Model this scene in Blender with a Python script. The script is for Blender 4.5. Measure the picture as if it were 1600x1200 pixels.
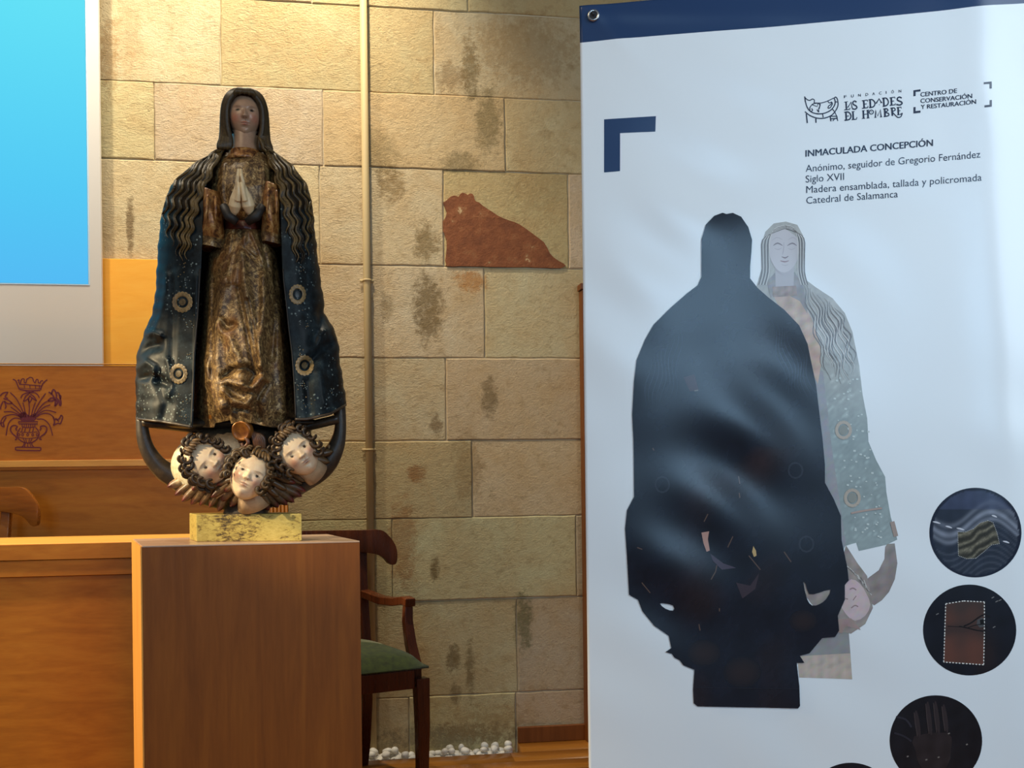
import bpy, bmesh, math, random
import numpy as np
from mathutils import Vector, Matrix
from mathutils.geometry import delaunay_2d_cdt
random.seed(7); np.random.seed(7)
for o in list(bpy.data.objects): bpy.data.objects.remove(o)
C = bpy.context.scene.collection
PI = math.pi
# ------------------------------------------------------------------ camera, world, light, exposure
RHO, CAMZ, V0, F = .012, 1.07, 735.0, 1600.0
cs, sn = math.cos(RHO), math.sin(RHO)
cd = bpy.data.cameras.new('camera'); cam = bpy.data.objects.new('camera', cd); C.objects.link(cam)
cd.sensor_width = 36; cd.lens = 36.0; cd.shift_y = (V0-600)/1600; cd.clip_start = .05
cam.matrix_world = Matrix(((cs, sn, 0, 0), (0, 0, -1, 0), (-sn, cs, 0, CAMZ), (0, 0, 0, 1)))
bpy.context.scene.camera = cam
sc = bpy.context.scene
sc.view_settings.view_transform = 'Standard'; sc.view_settings.look = 'None'
sc.view_settings.exposure = 0.0; sc.view_settings.gamma = 1; sc.view_settings.use_curve_mapping = False
wd = bpy.data.worlds.new('world'); sc.world = wd; wd.use_nodes = True
wd.node_tree.nodes['Background'].inputs[0].default_value = (.80, .88, 1, 1)
wd.node_tree.nodes['Background'].inputs[1].default_value = .14

def light(name, kind, loc, target, power, color, **kw):
    l = bpy.data.lights.new(name, kind); l.energy = power; l.color = color
    for k, v in kw.items(): setattr(l, k, v)
    o = bpy.data.objects.new(name, l); C.objects.link(o); o.location = loc
    o.rotation_euler = (Vector(target)-Vector(loc)).to_track_quat('-Z', 'Y').to_euler()
    return o
light('wall_wash_spot', 'SPOT', (-.66, 3.40, 3.75), (-1.02, 3.86, 1.8), 205, (1, .89, .70), spot_size=math.radians(100), spot_blend=.9, shadow_soft_size=.03)
light('wall_wash_spot', 'SPOT', (-1.75, 2.95, 3.5), (-1.35, 3.75, 1.5), 112, (1, .89, .70), spot_size=math.radians(100), spot_blend=.9, shadow_soft_size=.05)
light('side_spot', 'SPOT', (-3.0, 2.33, 2.0), (-.85, 2.62, .62), 420, (1, .80, .48), spot_size=math.radians(38), spot_blend=.5, shadow_soft_size=.04)
light('added_statue_spot', 'SPOT', (-2.15, .75, 2.7), (-.66, 2.5, 1.17), 300, (1, .86, .58), spot_size=math.radians(12), spot_blend=.7, shadow_soft_size=.03)  # added narrow beam, source unseen, to brighten skirt, cherubs and base
light('hall_lamp', 'AREA', (-1.6, .6, 3.4), (-.9, 2.8, .8), 20, (1, .76, .46), shape='RECTANGLE', size=.9, size_y=.5)
light('window_daylight', 'AREA', (1.45, .2, 1.95), (.5, 1.9, 1.15), 31, (.68, .85, 1), shape='RECTANGLE', size=.8, size_y=1.5)
for wx in (-.75, -.05):
    for wz in (1.75, 2.45): light('rear_window_daylight', 'AREA', (wx, -3.6, wz), (.2, 1.9, 1.2), 15, (.42, .70, 1), shape='RECTANGLE', size=.42, size_y=.5)

# ------------------------------------------------------------------ projection helpers (pixel -> place in the room)
def ray(u, v):
    a = (u-800)/F; b = (V0-v)/F
    return (a*cs+b*sn, 1.0, -a*sn+b*cs)
def PY(u, v, Y):
    r = ray(u, v); return Vector((r[0]*Y, Y, CAMZ+r[2]*Y))
def atz(u, v, z):
    r = ray(u, v); t = (z-CAMZ)/r[2]; return Vector((r[0]*t, t, z))
class Plane:
    def __init__(s, x, y, deg):
        a = math.radians(deg); s.p = Vector((x, y, 0)); s.t = Vector((math.cos(a), math.sin(a), 0)); s.n = Vector((math.sin(a), -math.cos(a), 0)); s.deg = deg
    def st(s, u, v):
        r = Vector(ray(u, v)); k = s.p.dot(s.n)/r.dot(s.n); q = r*k-s.p
        return q.dot(s.t), CAMZ+r.z*k
    def at(s, a, z, d=0): return s.p+s.t*a+s.n*d+Vector((0, 0, z))
    def px(s, u, v, d=0): a, z = s.st(u, v); return s.at(a, z, d)
WALL = Plane(-.25, 4.0, 8.9)
BAN = Plane(.139, 2.0, -10.5)

# ------------------------------------------------------------------ mesh helpers
def lin(c):
    return tuple(((x/255)/12.92 if x/255 <= .04045 else ((x/255+.055)/1.055)**2.4) for x in c[:3])
class MB:
    def __init__(s): s.v = []; s.f = []; s.c = []; s.hascol = False
    def add(s, vs, fs, col=None):
        n = len(s.v); s.v += [tuple(p) for p in vs]; s.f += [tuple(i+n for i in f) for f in fs]
        if col is None: s.c += [(1, 1, 1)]*len(vs)
        elif isinstance(col, list): s.c += col; s.hascol = True
        else: s.c += [col]*len(vs); s.hascol = True
        return s
    def box(s, x0, x1, y0, y1, z0, z1, m=None, col=None):
        vs = [Vector((x, y, z)) for z in (z0, z1) for y in (y0, y1) for x in (x0, x1)]
        if m is not None: vs = [m @ p for p in vs]
        return s.add(vs, [(0, 2, 3, 1), (4, 5, 7, 6), (0, 1, 5, 4), (2, 6, 7, 3), (0, 4, 6, 2), (1, 3, 7, 5)], col)
    def prism(s, pts, d, col=None):                      # closed polygon of points, extruded by vector d
        n = len(pts); a = [Vector(p) for p in pts]; b = [p+Vector(d) for p in a]
        fs = [tuple(range(n)), tuple(range(2*n-1, n-1, -1))]+[(i, i+n, (i+1) % n+n, (i+1) % n) for i in range(n)]
        return s.add(a+b, fs, col)
    def tube(s, pts, rad, n=8, col=None, flat=1.0, up=None, caps=True):
        pts = [Vector(p) for p in pts]; m = len(pts)
        if not isinstance(rad, (list, tuple)): rad = [rad]*m
        vs = []; ref = Vector(up) if up else Vector((.13, -1, .07)).normalized()
        for i, p in enumerate(pts):
            t = (pts[min(i+1, m-1)]-pts[max(i-1, 0)])
            if t.length < 1e-9: t = Vector((0, 0, 1))
            t.normalize(); a = t.cross(ref)
            if a.length < 1e-4: a = t.cross(Vector((1, 0, 0)))
            a.normalize(); b = a.cross(t)
            for k in range(n):
                q = 2*PI*k/n; vs.append(p+(a*math.cos(q)+b*math.sin(q)*flat)*rad[i])
        fs = [(i*n+k, i*n+(k+1) % n, (i+1)*n+(k+1) % n, (i+1)*n+k) for i in range(m-1) for k in range(n)]
        if caps: fs += [tuple(range(n-1, -1, -1)), tuple(range((m-1)*n, m*n))]
        return s.add(vs, fs, col)
    def ell(s, c, r, nu=20, nv=12, m=None, col=None, fn=None):
        vs = []
        for j in range(nv+1):
            ph = -PI/2+PI*j/nv
            for i in range(nu):
                th = 2*PI*i/nu; p = Vector((r[0]*math.cos(ph)*math.cos(th), r[1]*math.cos(ph)*math.sin(th), r[2]*math.sin(ph)))
                if fn: p = fn(p)
                if m is not None: p = m @ p
                vs.append(p+Vector(c))
        fs = [(j*nu+i, j*nu+(i+1) % nu, (j+1)*nu+(i+1) % nu, (j+1)*nu+i) for j in range(nv) for i in range(nu)]
        return s.add(vs, fs, col)
    def grid(s, rows, close=False, col=None):
        h = len(rows); w = len(rows[0]); vs = [p for r in rows for p in r]
        fs = [(j*w+i, j*w+(i+1) % w, (j+1)*w+(i+1) % w, (j+1)*w+i) for j in range(h-1) for i in range(w if close else w-1)]
        return s.add(vs, fs, col)
    def build(s, name, mat, parent=None, smooth=True, bevel=0, seg=2, origin=None, merge=False, keep=False):
        me = bpy.data.meshes.new(name)
        me.from_pydata([tuple(p) for p in s.v], [], s.f); me.validate()
        if s.hascol:
            at = me.color_attributes.new('Col', 'FLOAT_COLOR', 'POINT')
            buf = np.ones((len(s.v), 4), dtype=np.float32); buf[:, :3] = np.array(s.c); at.data.foreach_set('color', buf.ravel())
        if merge or bevel or not keep:
            bm = bmesh.new(); bm.from_mesh(me)
            if merge: bmesh.ops.remove_doubles(bm, verts=bm.verts, dist=1e-5)
            bmesh.ops.recalc_face_normals(bm, faces=bm.faces)
            bm.to_mesh(me); bm.free()
        me.materials.append(mat)
        o = bpy.data.objects.new(name, me); C.objects.link(o)
        if smooth:
            me.polygons.foreach_set('use_smooth', [True]*len(me.polygons))
        if bevel:
            b = o.modifiers.new('bevel', 'BEVEL'); b.width = bevel; b.segments = seg; b.limit_method = 'ANGLE'; b.angle_limit = math.radians(40)
            me.polygons.foreach_set('use_smooth', [True]*len(me.polygons)); b.harden_normals = True
        if origin is not None:
            me.transform(Matrix.Translation(-Vector(origin))); o.location = origin
        if parent is not None:
            o.parent = parent
            o.matrix_parent_inverse = parent_world(parent).inverted()
        return o
def parent_world(p):
    m = Matrix.LocRotScale(p.location, p.rotation_euler, p.scale)
    if p.parent: m = parent_world(p.parent) @ p.matrix_parent_inverse @ m
    return m
def thing(name, label, cat, loc, rotz=0, group=None):
    o = bpy.data.objects.new(name, None); C.objects.link(o); o.location = loc; o.rotation_euler = (0, 0, rotz)
    o.empty_display_size = .05; o['label'] = label; o['category'] = cat
    if group: o['group'] = group
    return o
def tag(o, label, cat, group=None):
    o['label'] = label; o['category'] = cat
    if group: o['group'] = group
    return o
def smooth_poly(pts, k=4, closed=True):
    n = len(pts); out = []
    for i in range(n if closed else n-1):
        if closed: a, b, c, d = pts[i-1], pts[i], pts[(i+1) % n], pts[(i+2) % n]
        else: a, b, c, d = pts[max(i-1, 0)], pts[i], pts[i+1], pts[min(i+2, n-1)]
        for j in range(k):
            t = j/k; out.append(tuple(.5*((2*q)+(-p+r)*t+(2*p-5*q+4*r-w)*t*t+(-p+3*q-3*r+w)*t**3) for p, q, r, w in zip(a, b, c, d)))
    if not closed: out.append(tuple(pts[-1]))
    return out

# ------------------------------------------------------------------ materials
def mat(name, color=None, rough=.5, spec=.5, metal=0, build=None):
    m = bpy.data.materials.new(name); m.use_nodes = True; nt = m.node_tree; b = nt.nodes['Principled BSDF']
    b.inputs['Roughness'].default_value = rough; b.inputs['Metallic'].default_value = metal; b.inputs['Specular IOR Level'].default_value = spec
    if color: b.inputs['Base Color'].default_value = (*lin(color), 1)
    if build: build(N(nt), b)
    return m
class N:
    def __init__(s, nt): s.nt = nt; s.L = nt.links.new
    def new(s, t, **kw):
        n = s.nt.nodes.new(t)
        for k, v in kw.items():
            if k.startswith('i_'):
                k = k[2:].replace('_', ' ')
                n.inputs[k].default_value = v
            else: setattr(n, k, v)
        return n
    def coord(s, scale=(1, 1, 1), kind='Object', rot=(0, 0, 0)):
        t = s.new('ShaderNodeTexCoord'); m = s.new('ShaderNodeMapping'); m.inputs['Scale'].default_value = scale; m.inputs['Rotation'].default_value = rot
        s.L(t.outputs[kind], m.inputs[0]); return m.outputs[0]
    def noise(s, vec, scale, detail=4, rough=.5, dist=0):
        n = s.new('ShaderNodeTexNoise'); n.inputs['Scale'].default_value = scale; n.inputs['Detail'].default_value = detail
        n.inputs['Roughness'].default_value = rough; n.inputs['Distortion'].default_value = dist
        if vec is not None: s.L(vec, n.inputs['Vector'])
        return n.outputs['Fac']
    def ramp(s, fac, stops):
        r = s.new('ShaderNodeValToRGB'); e = r.color_ramp.elements
        while len(e) < len(stops): e.new(.5)
        for x, (p, c) in zip(e, stops): x.position = p; x.color = (*lin(c), 1) if not isinstance(c, (int, float)) else (c, c, c, 1)
        s.L(fac, r.inputs[0]); return r.outputs[0]
    def mix(s, f, a, b, mode='MIX'):
        m = s.new('ShaderNodeMix', data_type='RGBA', blend_type=mode)
        for i, x in ((0, f), (6, a), (7, b)):
            if isinstance(x, (int, float)): m.inputs[i].default_value = x
            elif isinstance(x, tuple): m.inputs[i].default_value = (*lin(x), 1)
            else: s.L(x, m.inputs[i])
        return m.outputs[2]
    def math(s, op, a, b=0):
        m = s.new('ShaderNodeMath', operation=op)
        for i, x in ((0, a), (1, b)):
            if isinstance(x, (int, float)): m.inputs[i].default_value = x
            else: s.L(x, m.inputs[i])
        return m.outputs[0]
    def bump(s, b, h, strength=.3, dist=.002):
        n = s.new('ShaderNodeBump'); n.inputs['Strength'].default_value = strength; n.inputs['Distance'].default_value = dist
        s.L(h, n.inputs['Height']); s.L(n.outputs[0], b.inputs['Normal'])
def wood(name, c1, c2, c3, axis='x', rough=.4, scale=1.0):
    st = {'x': (1.2, 14, 14), 'z': (14, 14, 1.2), 'y': (14, 1.2, 14)}[axis]
    def f(n, b):
        v = n.coord(tuple(q*scale for q in st)); a = n.noise(v, 1.6, 5, .55, 1.2); g = n.noise(v, 9, 3, .6)
        c = n.ramp(a, [(.25, c1), (.52, c2), (.8, c3)])
        c = n.mix(.22, c, n.ramp(g, [(.3, c1), (.7, c3)])); n.L(c, b.inputs['Base Color'])
        n.L(n.ramp(g, [(.2, rough+.08), (.8, rough-.05)]), b.inputs['Roughness']); n.bump(b, g, .12, .001)
    return mat(name, rough=rough, spec=.3, build=f)
M = {}
M['desk_wood'] = wood('desk_wood', (152, 88, 16), (176, 106, 24), (192, 124, 36), 'x', .46)
M['pedestal_wood'] = wood('pedestal_wood', (112, 60, 12), (130, 72, 17), (146, 86, 24), 'z', .5)
M['lit_side_wood'] = wood('lit_side_wood', (206, 136, 58), (222, 152, 68), (234, 170, 84), 'z', .45)  # pedestal's left side: the warm light falling on it is put into this colour
M['pedestal_top_sheen'] = wood('pedestal_top_sheen', (176, 142, 118), (188, 156, 132), (198, 168, 144), 'x', .22)  # pale reflection of the wall partly put into the base colour
M['board_wood'] = wood('board_wood', (242, 166, 50), (248, 176, 58), (250, 188, 72), 'x', .5)
M['chair_wood'] = wood('chair_wood', (58, 26, 14), (84, 40, 20), (112, 60, 32), 'z', .25)
M['lit_chair_wood'] = wood('lit_chair_wood', (120, 66, 20), (150, 88, 30), (174, 108, 44), 'x', .25)  # brighter copy of chair_wood, the left chair's stronger light put into the colour
M['light_wood'] = wood('light_wood', (204, 144, 62), (220, 160, 76), (230, 174, 92), 'x', .32)
M['door_wood'] = wood('door_wood', (104, 56, 20), (122, 68, 26), (138, 80, 34), 'z', .4)
M['floor_wood'] = wood('floor_wood', (150, 92, 30), (170, 108, 40), (188, 124, 52), 'x', .3)
def f(n, b):
    v = n.coord((1, 1, 1)); n.L(n.ramp(n.noise(v, 60, 3), [(.3, (30, 42, 4)), (.7, (56, 70, 14))]), b.inputs['Base Color'])
    b.inputs['Sheen Weight'].default_value = .15; n.bump(b, n.noise(v, 400, 2), .3, .001)
M['velvet'] = mat('velvet', rough=.85, build=f)
M['conduit'] = mat('conduit', (186, 164, 120), .6, .2)
M['metal'] = mat('metal', (190, 190, 190), .25, metal=1)
M['dark_metal'] = mat('dark_metal', (22, 22, 24), .5)
# stone: colour from the block's own tint, with mottling, tooling marks and stains fixed to the wall
STAINS = [  # u, v, half-width px, half-height px, colour, strength
    (668, 480, 26, 55, (104, 82, 42), .8), (610, 290, 24, 30, (120, 92, 44), .7), (735, 110, 14, 55, (96, 78, 40), .7), (705, 120, 30, 24, (122, 92, 50), .6),
    (762, 190, 22, 60, (100, 86, 48), .65), (590, 240, 36, 40, (112, 96, 58), .5), (720, 255, 30, 18, (96, 84, 50), .6), (665, 380, 20, 34, (110, 86, 40), .7),
    (735, 440, 28, 18, (176, 118, 54), .8), (204, 350, 6, 52, (120, 98, 66), .9), (200, 60, 22, 60, (168, 134, 90), .5), (170, 90, 14, 60, (150, 116, 70), .7),
    (765, 620, 14, 34, (106, 86, 50), .7), (682, 665, 10, 18, (110, 84, 48), .7), (630, 850, 24, 74, (150, 98, 46), .6), (650, 740, 14, 16, (146, 98, 52), .8),
    (730, 730, 24, 60, (140, 108, 62), .5), (680, 890, 8, 20, (96, 74, 34), .8), (735, 1050, 8, 50, (98, 84, 52), .8), (708, 1030, 12, 26, (88, 72, 44), .8),
    (712, 1085, 10, 16, (86, 72, 44), .7), (818, 970, 16, 50, (106, 104, 68), .8), (700, 1150, 110, 22, (104, 92, 74), .7), (840, 260, 60, 90, (150, 118, 70), .35),
    (820, 80, 90, 60, (150, 114, 62), .5), (760, 1130, 70, 30, (150, 116, 62), .5), (700, 1060, 90, 60, (168, 140, 90), .3), (605, 480, 10, 24, (120, 96, 56), .6)]
def stone_mat(n, b):
    v = n.coord((1, 1, 1)); at = n.new('ShaderNodeAttribute', attribute_name='Col')
    big = n.noise(v, 5, 5, .6, .6); med = n.noise(v, 26, 5, .65, .3); fine = n.noise(v, 150, 3, .7)
    c = n.mix(n.ramp(big, [(.3, 0.0), (.75, .65)]), at.outputs['Color'], (190, 153, 100))
    c = n.mix(n.ramp(med, [(.52, 0.0), (.72, .45)]), c, (150, 122, 80))
    c = n.mix(n.ramp(fine, [(.55, 0.0), (.8, .4)]), c, (232, 212, 170))
    sep = n.new('ShaderNodeSeparateXYZ'); n.L(v, sep.inputs[0])
    wob = n.noise(v, 30, 8, .85)
    for (u, vv, hw, hh, col, st) in STAINS:
        s0, z0 = WALL.st(u, vv); k = 4.0/1600
        dx = n.math('POWER', n.math('ABSOLUTE', n.math('DIVIDE', n.math('SUBTRACT', sep.outputs[0], s0), hw*k)), 2)
        dz = n.math('POWER', n.math('ABSOLUTE', n.math('DIVIDE', n.math('SUBTRACT', sep.outputs[2], z0), hh*k)), 2)
        d = n.math('ADD', n.math('ADD', dx, dz), n.math('SUBTRACT', n.math('MULTIPLY', n.math('SUBTRACT', wob, .5), 6.0), .2))
        c = n.mix(n.math('MULTIPLY', n.ramp(d, [(.0, 1.0), (1.0, 0.0)]), st*.9), c, col)
    n.L(c, b.inputs['Base Color'])
    v2 = n.coord((4.0, 1, 9.0), rot=(0, math.radians(38), 0)); tool = n.noise(v2, 8, 5, .7, 1.6)
    left = n.ramp(n.math('ADD', sep.outputs[0], n.math('MULTIPLY', big, .3)), [(.0, 1.0), (.001, .0)]) if False else n.math('MINIMUM', 1.0, n.math('MAXIMUM', .28, n.math('MULTIPLY', n.math('ADD', sep.outputs[0], n.math('MULTIPLY', big, -.5)), -1.6)))
    tool = n.math('MULTIPLY', n.math('MULTIPLY', tool, n.ramp(n.noise(n.coord((1, 1, 1)), 3.5, 3), [(.35, .25), (.65, 1.0)])), left)
    v3 = n.coord((1, 1, 1)); pit = n.noise(v3, 45, 6, .75)
    h = n.math('ADD', n.math('MULTIPLY', tool, 1.1), n.math('ADD', n.math('MULTIPLY', pit, .55), n.math('MULTIPLY', fine, .25)))
    n.bump(b, h, .75, .011)
M['stone'] = mat('stone', rough=.85, spec=.2, build=stone_mat)
M['mortar'] = mat('mortar', (214, 198, 164), .9, build=lambda n, b: n.bump(b, n.noise(n.coord(), 90, 4), .5, .004))
def f(n, b):
    v = n.coord(); a = n.noise(v, 16, 6, .7); c = n.ramp(a, [(.3, (112, 62, 34)), (.54, (138, 80, 44)), (.64, (150, 98, 60)), (.68, (200, 170, 124))])
    n.L(c, b.inputs['Base Color']); n.bump(b, n.noise(v, 60, 5, .7), .6, .006)
M['red_render'] = mat('red_render', rough=.85, build=f)
M['pebble'] = mat('pebble', (232, 226, 214), .55, build=lambda n, b: n.bump(b, n.noise(n.coord(), 60, 3), .2, .002))
M['screen_cloth'] = mat('screen_cloth', (205, 200, 192), .8)
def colmat(name, rough, noise_amt=0, nscale=60, bump=0, spec=.5, bscale=120, coat=0):
    def f(n, b):
        at = n.new('ShaderNodeAttribute', attribute_name='Col'); c = at.outputs['Color']
        if noise_amt:
            c = n.mix(noise_amt, c, n.ramp(n.noise(n.coord(), nscale, 5, .65), [(.3, 0.0), (.7, 1.0)]), 'OVERLAY')
        n.L(c, b.inputs['Base Color'])
        if bump: n.bump(b, n.noise(n.coord(), bscale, 4, .6), bump, .002)
        if coat: b.inputs['Coat Weight'].default_value = coat; b.inputs['Coat Roughness'].default_value = .2
    return mat(name, rough=rough, spec=spec, build=f)
M['print'] = colmat('banner_print', .27, 0, spec=.45)
M['painted_skin'] = colmat('painted_skin', .38, .12, 90, .05)
M['painted_carving'] = colmat('painted_carving', .42, .5, 120, .25)
M['hair_paint'] = colmat('hair_paint', .42, .35, 160, .15, spec=.3)
def f(n, b):   # brocade: gold leaf rubbed through dark red-brown bole
    v = n.coord(); a = n.noise(v, 75, 6, .78, 1.0); g = n.noise(v, 210, 4, .75, .5); r = n.noise(v, 14, 3)
    c = n.ramp(a, [(.38, (46, 28, 14)), (.49, (104, 76, 42)), (.58, (160, 128, 80)), (.72, (214, 188, 136))])
    c = n.mix(n.ramp(g, [(.54, 0.0), (.62, .75)]), c, (46, 30, 20))
    c = n.mix(n.ramp(r, [(.55, 0.0), (.70, .4)]), c, (136, 84, 40)); n.L(c, b.inputs['Base Color'])
    n.L(n.ramp(a, [(.4, .55), (.7, .3)]), b.inputs['Roughness']); b.inputs['Metallic'].default_value = .08; n.bump(b, g, .35, .0015)
M['brocade'] = mat('brocade', build=f)
def f(n, b):   # sleeves: warmer gold
    v = n.coord(); a = n.noise(v, 60, 6, .72, 1.0)
    c = n.ramp(a, [(.36, (60, 30, 14)), (.48, (130, 80, 36)), (.58, (166, 120, 64)), (.72, (198, 166, 110))]); n.L(c, b.inputs['Base Color'])
    b.inputs['Roughness'].default_value = .4; b.inputs['Metallic'].default_value = .25; n.bump(b, a, .35, .002)
M['sleeve_gold'] = mat('sleeve_gold', build=f)
def f(n, b):   # mantle: glossy near-black teal with pale flecks
    v = n.coord(); vo = n.new('ShaderNodeTexVoronoi', i_Scale=95.0); n.L(v, vo.inputs['Vector'])
    clus = n.noise(v, 11, 3); a = n.noise(v, 24, 5, .7)
    c = n.ramp(a, [(.35, (13, 15, 16)), (.52, (24, 31, 34)), (.66, (42, 52, 55)), (.78, (86, 80, 58))])
    fl = n.math('MULTIPLY', n.ramp(vo.outputs['Distance'], [(.16, 1.0), (.26, 0.0)]), n.ramp(clus, [(.50, 0.0), (.58, .8)]))
    c = n.mix(fl, c, (128, 140, 136)); n.L(c, b.inputs['Base Color'])
    n.L(n.ramp(a, [(.3, .38), (.8, .60)]), b.inputs['Roughness']); n.bump(b, n.noise(v, 45, 4), .12, .002); b.inputs['Specular IOR Level'].default_value = .3; b.inputs['IOR'].default_value = 1.33
M['mantle_paint'] = mat('mantle_paint', build=f)
M['lining'] = mat('lining', (26, 20, 14), .6)
def f(n, b):   # gilded base block, worn
    v = n.coord((1, 1, 1)); st = n.coord((1, 1, 2.6)); a = n.noise(st, 55, 6, .8, .6); g = n.noise(v, 9, 3)
    k = n.math('ADD', a, n.math('MULTIPLY', n.math('SUBTRACT', g, .5), .5))
    c = n.ramp(k, [(.34, (52, 40, 20)), (.43, (124, 100, 46)), (.50, (176, 154, 76)), (.75, (200, 178, 100))]); n.L(c, b.inputs['Base Color'])
    n.bump(b, a, .4, .002)
M['worn_gilt'] = mat('worn_gilt', rough=.42, build=f)
M['gilt_bronze'] = mat('gilt_bronze', (140, 84, 32), .32, metal=.4, build=lambda n, b: n.L(n.ramp(n.noise(n.coord(), 40, 4), [(.35, (92, 48, 18)), (.6, (156, 98, 40)), (.8, (170, 122, 58))]), b.inputs['Base Color']))
def f(n, b):
    v = n.coord(); a = n.noise(v, 30, 5, .7); n.L(n.ramp(a, [(.3, (38, 28, 20)), (.55, (62, 50, 38)), (.75, (96, 76, 52))]), b.inputs['Base Color']); n.bump(b, a, .3, .003)
M['dark_hair'] = colmat('dark_hair', .75, .2, 120, spec=.15)
M['moon_wood'] = mat('moon_wood', rough=.42, build=f)

# ------------------------------------------------------------------ setting: back wall of ashlar blocks
wall = MB().box(-3.2, 3.0, .0022, .25, -.05, 3.9).build('wall_back', M['mortar'], smooth=False)
wall.location = WALL.p; wall.rotation_euler = (0, 0, math.radians(WALL.deg)); wall['kind'] = 'structure'
zc = [-.04, .195, .566, .889, 1.189, 1.512, 1.868, 2.246, 2.537, 2.868, 3.25, 3.6, 3.9]
def su(u, v): return WALL.st(u, v)[0]
js = {0: [-2.2, -1.3, su(640, 1140), su(806, 1140), .8, 1.7], 1: [-2.6, -1.8, -.75, su(808, 1010), .95, 1.9], 2: [-2.4, -1.5, su(613, 870), su(900, 870), 1.3, 2.2],
      3: [-2.7, -1.7, -.8, su(738, 750), .9, 1.8], 4: [-2.2, -1.2, -.52, su(697, 620), .7, 1.6], 5: [-2.6, -1.6, -.9, su(757, 490), 1.0, 2.0],
      6: [-2.3, -1.55, su(500, 340), su(693, 340), su(888, 340), 1.3, 2.3], 7: [-2.6, -1.9, su(241, 190), su(505, 200), su(789, 210), 1.0, 1.8],
      8: [-2.3, -1.6, su(345, 80), su(678, 80), .65, 1.5], 9: [-2.5, -1.4, -.5, .1, .8, 1.9], 10: [-2.0, -1.0, -.1, .9, 2.0], 11: [-2.4, -1.5, -.5, .5, 1.4]}
TINTS = [(202, 187, 148), (194, 177, 134), (206, 193, 154), (186, 168, 124), (198, 180, 140), (196, 182, 148)]
def block(s0, s1, z0, z1, tint):
    g = .0012; s0 += g; s1 -= g; z0 += g; z1 -= g
    per = []; n1 = max(3, int((s1-s0)/.05)); n2 = max(3, int((z1-z0)/.05))
    for i in range(n1): per.append([s0+(s1-s0)*i/n1, z0])
    for i in range(n2): per.append([s1, z0+(z1-z0)*i/n2])
    for i in range(n1): per.append([s1-(s1-s0)*i/n1, z1])
    for i in range(n2): per.append([s0, z1-(z1-z0)*i/n2])
    pr = random.uniform(.0, .004)
    for p in per: p[0] += random.uniform(-.0016, .0016); p[1] += random.uniform(-.0016, .0016)
    cx, cz = (s0+s1)/2, (z0+z1)/2; n = len(per)
    def inset(w, y):
        out = []
        for p in per:
            dx = max(-1, min(1, (cx-p[0])/w/2)) if abs(cx-p[0]) > 0 else 0; dz = max(-1, min(1, (cz-p[1])/w/2))
            out.append((p[0]+dx*w, y, p[1]+dz*w))
        return out
    ra = [(p[0], .002, p[1]) for p in per]; rb = [(p[0], .0005-pr, p[1]) for p in per]; rc = inset(.004, -.003-pr)
    vs = ra+rb+rc; fs = []
    for k in range(2):
        for i in range(n): fs.append((k*n+i, k*n+(i+1) % n, (k+1)*n+(i+1) % n, (k+1)*n+i))
    fs.append(tuple(range(2*n, 3*n)))
    mb = MB(); mb.add(vs, fs, lin(tint)); return mb
for r in range(len(zc)-1):
    xs = [-3.2]+js[r]+[3.0]
    for a, b in zip(xs[:-1], xs[1:]):
        t = random.choice(TINTS); t = tuple(q+random.randint(-5, 5) for q in t)
        o = block(a, b, zc[r]+random.uniform(-.002, .002), zc[r+1], t).build('stone', M['stone'], smooth=False)
        o.parent = wall
# red rendered patch left on one block
pts = [(694, 316), (701, 311), (708, 306), (716, 308), (722, 302), (730, 305), (738, 303), (741, 312), (748, 318), (762, 328), (778, 338), (794, 345), (812, 352), (832, 366), (850, 380), (858, 396), (872, 408), (884, 416), (860, 420), (820, 418), (770, 417), (720, 416), (698, 416), (697, 396), (698, 376), (693, 362), (693, 346), (698, 332), (692, 320)]
P2 = [WALL.st(*p) for p in smooth_poly(pts, 2)]
P2 = [(a+random.uniform(-.002, .002), z+random.uniform(-.002, .002)) for a, z in P2]
mb = MB(); n = len(P2); mb.add([(a, -.0088+random.uniform(-.0004, .0004), z) for a, z in P2]+[(a, .0, z) for a, z in P2], [tuple(range(n))]+[(i, (i+1) % n, (i+1) % n+n, i+n) for i in range(n)])
o = mb.build('red_patch', M['red_render'], smooth=False); o.parent = wall; o['label'] = 'triangular remnant of red-brown render on the stone'
def wallbox(name, s0, s1, y0, y1, z0, z1, m, parent=None, bevel=.002):   # y toward the room
    mb = MB(); T = Matrix.Translation(WALL.p) @ Matrix.Rotation(math.radians(WALL.deg), 4, 'Z')
    mb.box(s0, s1, -y1, -y0, z0, z1, T); return mb.build(name, m, parent, bevel=bevel)
# floor boards of the lower floor, with the pebble channel left open against the wall
s_pl, s_pr = su(560, 1180)-.6, su(808, 1170)
flo = wallbox('floor', -3.6, 3.0, .0, 5.8, -.14, -.06, M['mortar']); flo['kind'] = 'structure'
w = .12
k = 0
for i in range(0, 46):
    y0 = .155+i*w
    segs = []
    x = -3.6+random.uniform(0, 1)
    cuts = [-3.6]
    while x < 3.0: cuts.append(x); x += random.uniform(1.2, 1.9)
    cuts.append(3.0)
    if i > 14: cuts = [-3.6, 3.0]
    for a, b in zip(cuts[:-1], cuts[1:]):
        if b-a > .05:
            wallbox('floor_board', a+.0006, b-.0006, y0, y0+w-.0012, -.06, 0.0, M['floor_wood'], flo, 0)
# strips of board closing the channel right and left of the pebbles
wallbox('floor_board', s_pr, 3.0, .012, .1535, -.06, 0, M['floor_wood'], flo, 0)
wallbox('floor_board', -3.6, s_pl, .012, .1535, -.06, 0, M['floor_wood'], flo, 0)
bb = wallbox('baseboard_back', s_pr, 3.0, .0125, .03, 0, .062, M['door_wood'], None, .003); bb['kind'] = 'structure'
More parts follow.
